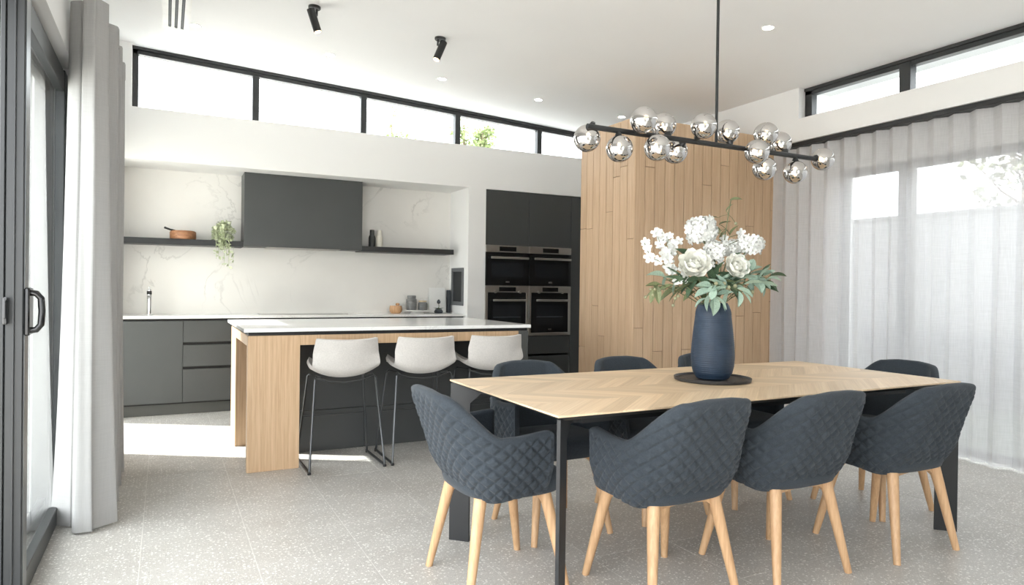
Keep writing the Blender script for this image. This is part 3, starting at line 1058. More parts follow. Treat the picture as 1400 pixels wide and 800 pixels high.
def make_stool():
    t = thing('bar_stool', 'x', 'bar stool', (0, 0, 0), 0, GRP)
    sh = link('seat_shell', stool_mesh(), t)
    for s in (-1, 1):
        MB().tube([(s*0.245, 0.23, 0.012), (s*0.245, -0.23, 0.012)], 0.0085, 8).build('runner', M['black'], t)
        MB().tube([(s*0.245, 0.215, 0.012), (s*0.19, 0.15, 0.582), (s*0.178, 0.125, 0.596)], 0.0075, 8).build('leg', M['steelrod'], t)
        MB().tube([(s*0.245, -0.215, 0.012), (s*0.200, -0.135, 0.590), (s*0.185, -0.10, 0.606), (s*0.15, -0.04, 0.588)], 0.0075, 8).build('leg', M['steelrod'], t)
        for y in (-0.215, 0.215):
            MB().lathe([(0.0001, 0), (0.011, 0), (0.011, 0.010), (0.0001, 0.012)], 10, (s*0.245, y, -0.0)).build('foot_glide', M['black'], t)
    MB().tube([(-0.219, 0.185, 0.30), (0.219, 0.185, 0.30)], 0.0065, 8).build('footrest', M['steelrod'], t)
    sup = MB().tube([(-0.178, 0.125, 0.594), (-0.09, 0.12, 0.580), (0, 0.118, 0.577), (0.09, 0.12, 0.580), (0.178, 0.125, 0.594)], 0.0065, 8)
    sup.build('seat_support', M['steelrod'], t)
    sup = MB().tube([(-0.195, -0.12, 0.600), (-0.10, -0.12, 0.570), (0, -0.12, 0.560), (0.10, -0.12, 0.570), (0.195, -0.12, 0.600)], 0.0065, 8)
    sup.build('seat_support', M['steelrod'], t)
    return t


s0 = make_stool()
for i, (x, y, a, lab) in enumerate(((1.065, 4.60, 0.5, 'pale grey bar stool next to the wide oak panel of the island'), (1.615, 4.60, -1.0, 'pale grey bar stool in the middle of the three at the island'), (2.15, 4.60, 0.5, 'pale grey bar stool next to the charcoal end of the island'))):
    o = s0 if i == 0 else copy_tree(s0)
    o.location = (x, y, 0)
    o.rotation_euler.z = R(a)
    o['label'] = lab

# ------------------------------------------------------------------ dining table
TX0, TX1, TY0, TY1, TZ = 1.210, 3.570, 2.0, 3.0, 0.76
tb = thing('dining_table', 'long dining table with chevron oak top and black steel blade legs', 'dining table', ((TX0+TX1)/2, (TY0+TY1)/2, 0))
L2, W2 = (TX1-TX0)/2, (TY1-TY0)/2
und = MB()
a, b = 0.004, 0.045
vs = [(-L2+a, -W2+a, 0.7525), (L2-a, -W2+a, 0.7525), (L2-a, W2-a, 0.7525), (-L2+a, W2-a, 0.7525), (-L2+b, -W2+b, 0.732), (L2-b, -W2+b, 0.732), (L2-b, W2-b, 0.732), (-L2+b, W2-b, 0.732)]
und.add(vs, [(0, 1, 2, 3), (7, 6, 5, 4), (0, 4, 5, 1), (1, 5, 6, 2), (2, 6, 7, 3), (3, 7, 4, 0)])
und.build('underframe', M['blacksoft'], tb)
tt = MB().box(-L2+0.002, L2-0.002, -W2+0.002, W2-0.002, 0.7525, 0.7575).build('tabletop', M['oakx'], tb)


def clip(poly, xa, xb, ya, yb):
    for ax, lim, sgn in ((0, xa, 1), (0, xb, -1), (1, ya, 1), (1, yb, -1)):
        out = []
        for i in range(len(poly)):
            p, q = poly[i-1], poly[i]
            pi, qi = sgn*(p[ax]-lim) >= -1e-9, sgn*(q[ax]-lim) >= -1e-9
            if pi != qi:
                t = (lim-p[ax])/(q[ax]-p[ax])
                out.append((p[0]+(q[0]-p[0])*t, p[1]+(q[1]-p[1])*t))
            if qi:
                out.append(q)
        poly = out
        if not poly:
            return []
    return poly


rows, bwid = 4, 0.112
rw = 2*W2/rows
for r in range(rows):
    ya = -W2+r*rw
    sg = 1 if r % 2 == 0 else -1
    sh = rw*1.15
    k = -L2-sh
    while k < L2+sh:
        pa = (k, ya) if sg > 0 else (k+sh, ya)
        pbx = k+sh if sg > 0 else k
        poly = [(pa[0], ya), (pa[0]+bwid, ya), (pbx+bwid, ya+rw), (pbx, ya+rw)]
        poly = clip(poly, -L2, L2, -W2, W2)
        if len(poly) >= 3:
            cx = sum(p[0] for p in poly)/len(poly)
            cy = sum(p[1] for p in poly)/len(poly)
            ang = math.atan2(rw, sg*sh)
            ca, sa = math.cos(-ang), math.sin(-ang)
            lp = [((p[0]-cx)*0.997, (p[1]-cy)*0.997) for p in poly]
            lp = [(p[0]*ca-p[1]*sa, p[0]*sa+p[1]*ca) for p in lp]
            me = MB().prism(lp, -0.0026, 0.0026).mesh('board', M['oakx'])
            link('board', me, tt, (cx, cy, 0.7575), (0, 0, ang))
        k += bwid
for sx in (-1, 1):
    for sy in (-1, 1):
        d = Vector((-sx, -sy, 0)).normalized()
        nrm = Vector((-d.y, d.x, 0))*0.0065
        o = Vector((sx*(L2-0.006), sy*(W2-0.006), 0))
        q = o+d*0.100
        lg = MB().prism([(o+nrm)[:2], (q+nrm)[:2], (q-nrm)[:2], (o-nrm)[:2]], 0.0, 0.745)
        gs = [(o+d*0.10, 0.735), (o+d*0.30, 0.735), (o+d*0.30, 0.715), (o+d*0.15, 0.700), (o+d*0.10, 0.655)]
        vs = [(p+nrm).to_tuple()[:2]+(z,) for p, z in gs]+[(p-nrm).to_tuple()[:2]+(z,) for p, z in gs]
        n = len(gs)
        lg.add(vs, [tuple(range(n)), tuple(range(2*n-1, n-1, -1))]+[(i, (i+1) % n, n+(i+1) % n, n+i) for i in range(n)])
        lg.build('leg', M['blacksoft'], tb)
for sy in (-1, 1):
    MB().box(-L2+0.20, L2-0.20, sy*(W2-0.17)-0.012, sy*(W2-0.17)+0.012, 0.69, 0.733).build('apron_rail', M['blacksoft'], tb)
for sx in (-1, 1):
    MB().box(sx*(L2-0.19)-0.012, sx*(L2-0.19)+0.012, -W2+0.18, W2-0.18, 0.69, 0.733).build('apron_rail', M['blacksoft'], tb)


# ------------------------------------------------------------------ dining chairs
def sstep(a, b, x):
    t = max(0.0, min(1.0, (x-a)/(b-a)))
    return t*t*(3-2*t)


def chair_shell():
    """U-shaped quilted shell. u runs from one arm front round the back to the other."""
    NU, NV = 281, 88
    # plan curve, arc-length sampled: arm (straight) -> rounded back -> arm
    arm_front, hw = 0.115, 0.277
    raw = []
    for i in range(401):
        t = -1+2*i/400
        if abs(t) > 0.60:                                  # arms
            k = (abs(t)-0.60)/0.40
            x, y = hw*(1-0.03*k*k), -0.06+k*(arm_front+0.06)
        else:                                              # squarish back
            w = t/0.60*math.pi/2
            x = hw*abs(math.sin(w))**0.62
            y = -0.06-0.150*abs(math.cos(w))**0.70
        raw.append(Vector((math.copysign(x, t), y, 0)))
    acc = [0]
    for p, q in zip(raw[:-1], raw[1:]):
        acc.append(acc[-1]+(q-p).length)
    plan = []
    k = 0
    for i in range(NU):
        s = acc[-1]*i/(NU-1)
        while k < 399 and acc[k+1] < s:
            k += 1
        f = (s-acc[k])/max(1e-9, acc[k+1]-acc[k])
        plan.append((raw[k].lerp(raw[k+1], f), s-acc[-1]/2))
    half = acc[-1]/2

    def ztop(s):
        a = abs(s)
        return 0.790-0.012*sstep(0.04, 0.18, a)-0.158*sstep(0.160, 0.325, a)+0.014*sstep(0.36, half, a)

    def zbot(s):
        return 0.374+0.020*sstep(0.25, half, abs(s))

    def pos(p, s, z, zb, zt):
        h = (z-0.39)/0.42
        back = 1-sstep(0.12, 0.36, abs(s))
        # bowl: narrower and further forward at the bottom
        k = 0.80+0.20*min(1, max(0, (z-0.385)/0.12))**0.55+0.035*h
        rec = -0.140*back*max(0, h)**1.15+0.035*back*(1-min(1, max(0, (z-0.385)/0.12))**0.5)
        return Vector((p.x*k*(1-0.01*back*max(0, h)), p.y*(0.86+0.14*min(1, max(0, (z-0.385)/0.12))**0.5)+rec, z))
    ps = 0.029                                             # quilt spacing along and up
    pz = 0.026

    def outer(i, j):
        p, s = plan[i]
        zb, zt = zbot(s), ztop(s)
        v = j/(NV-1)
        z = zb+(zt-zb)*v
        return p, s, z, zb, zt
    base = [[pos(*outer(i, j)) for i in range(NU)] for j in range(NV)]
    out = []
    for j in range(NV):
        row = []
        for i in range(NU):
            a = base[j][min(i+1, NU-1)]-base[j][max(i-1, 0)]
            b = base[min(j+1, NV-1)][i]-base[max(j-1, 0)][i]
            n = a.cross(b).normalized()
            c = Vector((base[j][i].x, base[j][i].y+0.02, 0))
            if n.x*c.x+n.y*c.y < 0:
                n = -n
            s = plan[i][1]
            z = base[j][i].z
            d1 = abs(((s/ps+z/pz)*0.5+100) % 1.0-0.5)*2     # 1 on a stitch line
            d2 = abs(((s/ps-z/pz)*0.5+100) % 1.0-0.5)*2
            w = max(d1, d2)
            puff = 1-sstep(0.30, 1.0, w)**1.6
            edge = min(1, (j/(NV-1))/0.05, (1-j/(NV-1))/0.08, (half-abs(s))/0.02)
            row.append((base[j][i]+n*(0.0085*puff*max(0, edge)-0.002), n))
        out.append(row)
    mb = MB()
    th = 0.040

    def thick(i):
        d = (half-abs(plan[i][1]))/0.030
        return th*math.sqrt(max(0.0, 1-(1-min(1, d))**2))+0.0015
    rows = [[out[j][i][0] for i in range(NU)] for j in range(NV)]
    nr = 7
    for q in range(1, nr+1):
        ang = math.pi*q/nr
        row = []
        for i in range(NU):
            p, n = out[NV-1][i]
            n2 = Vector((n.x, n.y, 0)).normalized()
            t = thick(i)
            row.append(p-n2*t*(1-math.cos(ang))/2+Vector((0, 0, t*0.38*math.sin(ang))))
        rows.append(row)
    ni = 12
    for q in range(1, ni+1):
        row = []
        for i in range(NU):
            j = int(round((NV-1)*(1-q/ni*0.86)))
            p, n = out[j][i]
            p = base[j][i]
            n2 = Vector((n.x, n.y, n.z*0.3)).normalized()
            row.append(p-n2*thick(i))
        rows.append(row)
    mb.grid(lambda i, j: rows[j][i], NU, len(rows))
    # arm-end closing strips
    for i in (0, NU-1):
        o = [rows[j][i] for j in range(NV)]
        inn = [rows[len(rows)-1-k][i] for k in range(ni+1)]
        vs = o+inn
        m = len(o)
        fs = []
        for k in range(m-1):
            q0 = m+min(ni, int(k/(m-1)*ni))
            q1 = m+min(ni, int((k+1)/(m-1)*ni))
            fs.append((k, k+1, q1) if q0 == q1 else (k, k+1, q1, q0))
        mb.add(vs, fs, True)
    return mb.mesh('quilted_shell', M['chair'], sharp=75)


def seat_mesh():
    mb = MB()
    n, m = 48, 12

    def ring(k, r, z):
        pts = []
        for i in range(n):
            w = 2*math.pi*i/n
            x = 0.238*abs(math.cos(w))**0.6*math.copysign(1, math.cos(w))*r
            y = 0.215*abs(math.sin(w))**0.6*math.copysign(1, math.sin(w))*r+0.015
            pts.append((x, y, z))
        return pts
    prof = [(0.001, 0.385), (0.90, 0.385), (0.97, 0.392), (1.0, 0.415), (1.0, 0.440), (0.97, 0.462), (0.88, 0.474), (0.6, 0.480), (0.001, 0.482)]
    rows = [ring(0, r, z) for r, z in prof]
    mb.grid(lambda i, j: rows[j][i], n, len(prof), True, True)
    return mb.mesh('seat', M['chair'], sharp=50)


def make_chair():
    t = thing('dining_chair', 'x', 'chair', (0, 0, 0), 0, 'quilted dining armchairs')
    link('quilted_shell', chair_shell(), t)
    link('seat', seat_mesh(), t)
    for sx in (-1, 1):
        for sy in (-1, 1):
            pts = [(sx*0.150, sy*0.140+0.0, 0.392), (sx*0.166, sy*0.158, 0.30), (sx*0.190, sy*0.186, 0.15), (sx*0.214, sy*0.214, 0.0)]
            MB().tube(pts, [0.026, 0.0235, 0.0195, 0.0150], 12).build('leg', M['oakleg'], t)
    for sy in (-1, 1):
        rail = MB()
        pts = [(-0.155, sy*0.140, 0.345), (-0.115, sy*0.132, 0.376), (0, sy*0.126, 0.384), (0.115, sy*0.132, 0.376), (0.155, sy*0.140, 0.345)]
        for p, q in zip(pts[:-1], pts[1:]):
            vs = [(a[0], a[1]+d, z) for a in (p, q) for d in (-0.012, 0.012) for z in (a[2]-0.012, 0.392)]
            rail.add(vs, [(0, 1, 3, 2), (4, 6, 7, 5), (0, 4, 5, 1), (2, 3, 7, 6), (0, 2, 6, 4), (1, 5, 7, 3)])
        rail.build('seat_rail', M['oakleg'], t)
    for sx in (-1, 1):
        MB().box(sx*0.145-0.012, sx*0.145+0.012, -0.13, 0.13, 0.368, 0.390, 0.003).build('seat_rail', M['oakleg'], t)
    return t


c0 = make_chair()
CH = [
    (1.235, 2.530, -90, 'dark grey quilted armchair at the table end near the bar stools, facing the sheer curtain'),
    (1.800, 2.170, 1, 'dark grey quilted armchair on the open floor side, closest to the bar stools'),
    (2.400, 2.125, 0, 'dark grey quilted armchair in the middle of the open floor side of the table'),
    (3.100, 2.080, -1, 'dark grey quilted armchair on the open floor side, closest to the sheer curtain'),
    (1.745, 2.945, 180, 'dark grey quilted armchair tucked in on the island side, in front of the ovens'),
    (2.385, 2.945, 180, 'dark grey quilted armchair tucked in on the timber wall side, middle of three'),
    (3.000, 2.945, 180, 'dark grey quilted armchair tucked in behind the blue vase by the timber wall'),
    (3.570, 2.475, 90, 'dark grey quilted armchair at the table end beside the sheer curtain'),
]
for i, (x, y, a, lab) in enumerate(CH):
    o = c0 if i == 0 else copy_tree(c0)
    o.location = (x, y, 0)
    o.rotation_euler.z = R(a)
    o['label'] = lab

# ------------------------------------------------------------------ vase, tray, flowers
VX, VY = 2.388, 2.50
TT = 0.7604
tr = MB().lathe([(0.0001, 0), (0.172, 0), (0.182, 0.004), (0.184, 0.017), (0.179, 0.018), (0.174, 0.008), (0.0001, 0.007)], 56, (0, 0, 0))
tag(tr.build('tray', M['tray'], None, (VX, VY, TT)), 'round black tray under the blue vase', 'tray')
VZ = TT+0.0075
vt = thing('vase', 'tall navy blue vase with fine ribbed texture on the table', 'vase', (VX, VY, VZ))
prof = [(0.0001, 0.0), (0.066, 0.0), (0.078, 0.008)]
keys = [(0.008, 0.078), (0.03, 0.092), (0.065, 0.1005), (0.11, 0.1035), (0.17, 0.1005), (0.23, 0.0945), (0.29, 0.0875), (0.325, 0.084), (0.355, 0.076), (0.372, 0.066)]


def vr(z):
    for (z0, r0), (z1, r1) in zip(keys[:-1], keys[1:]):
        if z <= z1:
            f = (z-z0)/(z1-z0)
            return r0+(r1-r0)*f
    return keys[-1][1]


nv_, nu_ = 150, 132
vm = MB()


def vsurf(i, j):
    z = 0.008+0.364*j/(nv_-1)
    w = 2*math.pi*i/nu_
    r = vr(z)
    if z < 0.315:
        r += 0.0011*(1 if (int(z/0.0048) % 2) else -1)*(0.6+0.4*math.sin(w*nu_/4))
    elif z < 0.345:
        r += 0.0012*math.sin(w*44+z*80)
    return (r*math.cos(w), r*math.sin(w), z)


vm.grid(vsurf, nu_, nv_, True, True)
vm.lathe([(0.0001, 0.0), (0.066, 0.0), (0.078, 0.008)], nu_)
vm.lathe([(0.066, 0.372), (0.060, 0.370), (0.062, 0.34), (0.075, 0.28), (0.085, 0.1), (0.0001, 0.02)], 40)
vm.build('body', M['vase'], vt, sharp=0)

FL = Vector((math.cos(yaw), -math.sin(yaw), 0))   # arrangement axes: sideways and deep across the table
FD = Vector((math.sin(yaw), math.cos(yaw), 0))
PXM = 0.00358


def A(px, py, dep):
    """point of the arrangement: sideways from the vase axis, height, depth"""
    return Vector((VX, VY, 0))+FL*((px-975)*PXM*(1+dep/3.3))+FD*dep+Vector((0, 0, 1.2-(py-404.5)*PXM*(1+dep/3.3)))


MOUTH = Vector((VX, VY, VZ+0.30))


def petal_pts(mb, c, q, length, width, cup, lift):
    """one cupped petal leaving c along local x of quaternion q"""
    nu, nv = 5, 5

    def f(i, j):
        t = j/(nv-1)
        s = -1+2*i/(nu-1)
        wd = width*math.sin(math.pi*(0.12+0.80*t)**0.85)**0.8
        x = length*t*math.cos(lift*t)
        z = length*t*math.sin(lift*t)+cup*(s*s)*wd
        return c+q @ Vector((x, s*wd*0.5, z))
    mb.grid(f, nu, nv)


def dirq(d, upv=(0, 0, 1)):
    return Vector(d).normalized().to_track_quat('X', 'Z')


def rose_bloom(r, axis, rr):
    mb = MB()
    ax = Vector(axis).normalized()
    e1 = ax.orthogonal().normalized()
    e2 = ax.cross(e1)
    mb.sphere(-ax*r*0.10, r*0.20, 10, 8)
    for ring, (n, el, ln, wd, bs) in enumerate(((3, 86, 0.50, 0.42, 0.0), (4, 82, 0.60, 0.55, 0.03), (5, 74, 0.66, 0.62, 0.04), (5, 66, 0.74, 0.70, 0.05), (6, 52, 0.86, 0.78, 0.09), (7, 34, 0.98, 0.84, 0.11), (8, 12, 1.0, 0.84, 0.10))):
        for k in range(n):
            w = 2*math.pi*(k+0.37*ring)/n+rr.uniform(-0.12, 0.12)
            outd = e1*math.cos(w)+e2*math.sin(w)
            d = outd*math.cos(R(el))+ax*math.sin(R(el))
            zl = (ax*math.cos(R(el))-outd*math.sin(R(el)))
            yl = zl.cross(d)
            q = Matrix((d, yl, zl)).transposed().to_quaternion()
            petal_pts(mb, outd*r*bs-ax*r*0.35, q, r*ln, r*wd, 0.35, 0.5)
    return mb


def floret(mb, c, n, r, rr, np_=5):
    n = Vector(n).normalized()
    e1 = n.orthogonal().normalized()
    e2 = n.cross(e1)
    a0 = rr.uniform(0, 6.28)
    for k in range(np_):
        w = a0+2*math.pi*k/np_
        d = e1*math.cos(w)+e2*math.sin(w)
        s = e1*-math.sin(w)+e2*math.cos(w)
        b = c+d*r*0.08
        pts = [b, b+d*r*0.45+s*r*0.40+n*r*0.10, b+d*r*0.95+s*r*0.30+n*r*0.22, b+d*r*1.05+n*r*0.12, b+d*r*0.95-s*r*0.30+n*r*0.22, b+d*r*0.45-s*r*0.40+n*r*0.10, b+d*r*0.5+n*r*0.02]
        mb.add(pts, [(6, 0, 1), (6, 1, 2), (6, 2, 3), (6, 3, 4), (6, 4, 5), (6, 5, 0)], True)


def leaf_mesh(name, m, width, bend):
    mb = MB()
    nu, nv = 5, 8

    def f(i, j):
        t = j/(nv-1)
        s = -1+2*i/(nu-1)
        wd = width*math.sin(math.pi*min(1, 0.03+0.97*t))**0.75*(1-0.25*t)
        return (t, s*wd*0.5, -bend*t*t+0.22*abs(s)*wd)
    mb.grid(f, nu, nv)
    return mb.mesh(name, m)


LEAF = {'sage': leaf_mesh('leaf', M['sage'], 0.70, 0.18), 'green': leaf_mesh('leaf', M['green'], 0.60, 0.22), 'olive': leaf_mesh('leaf', M['olive'], 0.46, 0.25)}
BLM = MB()
floret(BLM, Vector((0, 0, 0)), (0, 0, 1), 1.0, random.Random(2), 5)
BLOSSOM = BLM.mesh('blossom', M['petal'], sharp=0)
fr_ = random.Random(8)


def stem_to(mb, p, rad=0.0028):
    m = MOUTH+Vector((fr_.uniform(-0.03, 0.03), fr_.uniform(-0.03, 0.03), 0))
    c = Vector((m.x*0.75+p.x*0.25, m.y*0.75+p.y*0.25, max(m.z+0.06, p.z*0.5+m.z*0.5)))
    pts = [m*(1-t)**2+c*2*t*(1-t)+p*t*t for t in [k/8 for k in range(9)]]
    mb.tube([q for q in pts], rad, 5)
    return pts


def flower_thing(name, label, cat):
    return thing(name, label, cat, (VX, VY, VZ+0.30))


def put(o, root):
    o.location = o.location-root.location
    o.parent = root
    return o


def rose(px, py, dep, r, axis, label):
    t = flower_thing('rose', label, 'flower')
    c = A(px, py, dep)
    s = MB()
    stem_to(s, c)
    put(s.build('stem', M['stem'], None), t)
    put(rose_bloom(r, axis, fr_).build('bloom', M['petalc'], None, c, sharp=0), t)


def cluster(px, py, dep, r, label, n=46, sq=(1, 1, 1)):
    t = flower_thing('hydrangea', label, 'flower')
    c = A(px, py, dep)
    s = MB()
    stem_to(s, c, 0.0035)
    put(s.build('stem', M['stem'], None), t)
    mb = MB()
    for k in range(n):
        z = 1-1.75*(k+0.5)/n
        a = k*2.39996
        rr = math.sqrt(max(0, 1-z*z))
        n_ = Vector((rr*math.cos(a)*sq[0], rr*math.sin(a)*sq[1], z*sq[2]))
        jit = Vector((fr_.uniform(-1, 1), fr_.uniform(-1, 1), fr_.uniform(-1, 1)))*0.35
        floret(mb, n_*r*fr_.uniform(0.80, 1.02), n_+jit, r*fr_.uniform(0.30, 0.42), fr_, 5)
    put(mb.build('bloom', M['petal'], None, c, sharp=0), t)


def blossom_sprig(pts, label):
    t = flower_thing('blossom_sprig', label, 'flower')
    pts3 = [A(*p[:3]) for p in pts]
    s = MB()
    stem_to(s, pts3[-1], 0.0025)
    s.tube(pts3[::-1], 0.0018, 5)
    put(s.build('stem', M['stem'], None), t)
    for (px, py, dep, rp), p in zip(pts, pts3):
        for kk in range(2):
            n = Vector((-FD.x, -FD.y, 0.2))*1.0+FL*fr_.uniform(-0.9, 0.9)+Vector((0, 0, fr_.uniform(-0.5, 0.8)))
            o = link('blossom', BLOSSOM, None, p+Vector((fr_.uniform(-1, 1), fr_.uniform(-1, 1), fr_.uniform(-1, 1)))*0.010, n.to_track_quat('Z', 'Y'), rp*PXM*fr_.uniform(0.9, 1.15))
            put(o, t)


def leaf_sprig(name, label, tip, kind, leaves, buds=()):
    """leaves: (px,py,dep, dx,dz, length_px)"""
    t = flower_thing(name, label, 'foliage')
    s = MB()
    pts = stem_to(s, A(*tip), 0.0024)
    for (px, py, dep, dx, dz, ln) in leaves:
        d = FL*dx+Vector((0, 0, dz))+FD*fr_.uniform(-0.45, 0.2)
        c = A(px, py, dep)-d.normalized()*ln*PXM*0.5
        nearest = min(pts, key=lambda q: (q-c).length)
        s.tube([nearest, nearest.lerp(c, 0.6)+Vector((0, 0, 0.004)), c], 0.0013, 4)
        q = dirq(d)
        q = q @ Quaternion((1, 0, 0), fr_.uniform(-0.5, 0.9))
        put(link('leaf', LEAF[kind], None, c, q, ln*PXM*1.18), t)
    for (px, py, dep, r) in buds:
        c = A(px, py, dep)
        nearest = min(pts, key=lambda q: (q-c).length)
        s.tube([nearest, nearest.lerp(c, 0.5)+Vector((0, 0, 0.006)), c], 0.0012, 4)
        put(MB().lathe([(0.0001, -r), (r*0.7, -r*0.6), (r, 0), (r*0.7, r*0.7), (r*0.3, r*1.0), (0.0001, r*0.9)], 10).build('bud', M['bud'], None, c), t)
    put(s.build('stem', M['stem'], None), t)


rose(940, 371, -0.09, 0.094, -FD*1.0+Vector((0, 0, 0.55))-FL*0.1, 'large open cream rose low in the bouquet beside the white sprigs')
rose(996, 372, -0.10, 0.074, -FD*1.0+Vector((0, 0, 0.35))+FL*0.15, 'smaller cream rose among the sage leaves of the bouquet')
cluster(959, 323, 0.02, 0.070, 'big white hydrangea head at the top of the bouquet', 60)
cluster(972, 352, -0.03, 0.052, 'white hydrangea head in the middle of the bouquet below the big one', 40)
cluster(1027, 342, 0.02, 0.055, 'white hydrangea head reaching out toward the curtain side of the bouquet', 42, (1.25, 1.0, 0.8))
cluster(1002, 347, 0.04, 0.045, 'small white hydrangea head between the middle one and the curtain side one', 34)
blossom_sprig([(878, 341, -0.02, 6), (881, 350, -0.03, 6), (886, 362, -0.03, 7), (895, 364, -0.03, 6), (908, 373, -0.04, 7), (917, 378, -0.05, 7), (926, 388, -0.05, 7)], 'white blossom sprig arching furthest out on the kitchen side of the bouquet')
blossom_sprig([(896, 330, -0.01, 7), (899, 340, -0.02, 7), (908, 334, 0.0, 7), (914, 332, 0.0, 5), (903, 354, -0.03, 7), (908, 362, -0.04, 7), (917, 350, -0.02, 7), (926, 338, 0.0, 7), (920, 342, 0.0, 7), (929, 380, -0.07, 8), (921, 392, -0.07, 5)], 'dense white blossom sprig above the large rose in the bouquet')
blossom_sprig([(993, 333, 0.03, 6), (1012, 327, 0.03, 6), (1017, 333, 0.04, 6), (985, 345, -0.02, 6), (978, 362, -0.05, 6), (965, 368, -0.06, 5)], 'short white blossom sprig rising between the hydrangea heads')
leaf_sprig('sage_sprig', 'sage green leaf sprig hanging over the vase rim', (962, 405, -0.10), 'sage', [(953, 407, -0.11, -0.9, -0.2, 22), (958, 419, -0.12, -0.35, -0.9, 20), (966, 424, -0.12, 0.1, -1, 22), (975, 419, -0.12, 0.7, -0.6, 20), (948, 420, -0.11, -0.9, -0.6, 16), (962, 410, -0.14, 0.2, 0.5, 14), (972, 403, -0.12, 0.7, 0.5, 18), (980, 408, -0.11, 0.8, 0.3, 18)], [(967, 395, -0.13, 0.010), (979, 395, -0.12, 0.010), (985, 400, -0.12, 0.010)])
leaf_sprig('sage_sprig', 'sage green leaf sprig spreading toward the curtain', (1035, 380, -0.03), 'sage', [(1010, 367, -0.10, -0.2, 1, 20), (1007, 376, -0.10, -0.9, 0.3, 18), (1018, 370, -0.08, 0.5, 0.9, 18), (1026, 374, -0.06, 0.9, 0.5, 18), (1024, 392, -0.08, 0.9, -0.6, 26), (1034, 379, -0.05, 0.9, 0.2, 26), (1043, 395, -0.05, 0.9, 0.1, 22), (1038, 400, -0.05, 0.3, -0.9, 18), (1050, 387, -0.03, 0.8, 0.5, 18), (1032, 388, -0.06, 0.6, 0.0, 18)], [(1012, 403, -0.09, 0.011), (1020, 406, -0.09, 0.011), (995, 398, -0.11, 0.010)])
leaf_sprig('leaf_sprig', 'dark green leaf sprig at the curtain edge of the bouquet', (1050, 388, 0.02), 'green', [(1062, 382, 0.02, 1, 0.2, 20), (1056, 395, 0.02, 0.8, -0.6, 18), (1046, 377, 0.02, 0.3, 1, 18), (1052, 400, 0.02, 0.9, -0.1, 20), (1040, 390, 0.0, 0.6, -0.7, 18), (1000, 405, -0.06, 0.9, -0.4, 20), (1003, 415, -0.06, 0.6, -0.9, 16)], [])
leaf_sprig('leaf_sprig', 'dark green leaf sprig under the large rose in the bouquet', (950, 385, -0.03), 'green', [(935, 355, -0.02, -0.7, 0.6, 28), (945, 390, -0.05, -0.9, -0.2, 28), (930, 392, -0.05, -0.9, 0.1, 24), (955, 392, -0.08, -0.4, 0.5, 22), (968, 380, -0.07, 0.4, 0.9, 22), (975, 375, -0.07, 0.2, 1, 22), (985, 385, -0.08, 0.8, 0.5, 22), (960, 376, -0.05, -0.3, 1, 20), (940, 400, -0.06, -0.6, -0.7, 24), (972, 392, -0.09, -0.6, 0.8, 20), (990, 392, -0.07, 0.7, -0.3, 20), (1000, 360, 0.0, 0.6, 0.8, 20)])
leaf_sprig('bud_sprig', 'drooping olive sprig with buds on the kitchen side of the bouquet', (895, 396, -0.06), 'olive', [(888, 397, -0.06, -1, 0.1, 18), (893, 408, -0.06, 0.2, -1, 22), (886, 412, -0.06, -0.1, -1, 16), (905, 400, -0.06, -0.9, -0.2, 20), (918, 408, -0.06, -0.8, -0.5, 22), (925, 402, -0.06, -0.8, -0.4, 26)], [(884, 404, -0.06, 0.008), (887, 412, -0.06, 0.008), (877, 415, -0.06, 0.008), (889, 404, -0.07, 0.008), (917, 416, -0.07, 0.009), (914, 426, -0.07, 0.008), (921, 413, -0.07, 0.008), (903, 404, -0.06, 0.007)])
leaf_sprig('sage_sprig', 'sage green leaf sprig behind the white blossoms on the kitchen side', (905, 388, -0.02), 'sage', [(895, 384, -0.02, -1, 0.2, 22), (905, 395, -0.03, -0.4, -0.9, 18), (917, 400, -0.05, -0.3, -0.9, 18), (912, 388, -0.04, -0.8, 0.3, 18)])
def filler(kind, cx, cy, rx, ry, n, d0, d1, ln, label, name):
    out = []
    for k in range(n):
        a = 2*math.pi*(k+fr_.uniform(-0.3, 0.3))/n
        q = fr_.uniform(0.35, 1.0)
        px, py = cx+math.cos(a)*rx*q, cy-math.sin(a)*ry*q
        out.append((px, py, fr_.uniform(d0, d1), math.cos(a)+fr_.uniform(-0.4, 0.4), math.sin(a)*0.8+fr_.uniform(-0.4, 0.5), ln*fr_.uniform(0.8, 1.2)))
    leaf_sprig(name, label, (cx, cy, (d0+d1)/2), kind, out)


filler('sage', 985, 400, 40, 18, 16, -0.13, -0.06, 20, 'sage green leaf sprig filling the vase mouth between the two roses', 'sage_sprig')
filler('green', 965, 388, 52, 18, 18, -0.08, 0.02, 24, 'dark green leaf sprig filling the bouquet behind the roses', 'leaf_sprig')
filler('olive', 960, 400, 60, 16, 12, -0.06, 0.06, 26, 'narrow olive leaf sprig spreading low over the vase rim', 'leaf_sprig')
filler('sage', 1022, 388, 34, 16, 12, -0.10, 0.0, 18, 'sage green leaf sprig below the hydrangea reaching toward the curtain', 'sage_sprig')
leaf_sprig('tall_sprig', 'tall thin olive sprig rising above the bouquet', (1000, 281, 0.04), 'olive', [(1006, 279, 0.04, 0.95, 0.25, 14), (997, 291, 0.04, 0.5, 0.9, 13), (991, 311, 0.04, 0.9, 0.5, 16), (976, 304, 0.03, -0.9, 0.2, 12), (983, 322, 0.04, -0.6, 0.6, 14), (989, 328, 0.04, 0.5, 0.9, 16), (1003, 322, 0.04, 0.5, 0.9, 16)], [(1008, 313, 0.05, 0.008), (984, 325, 0.03, 0.010)])

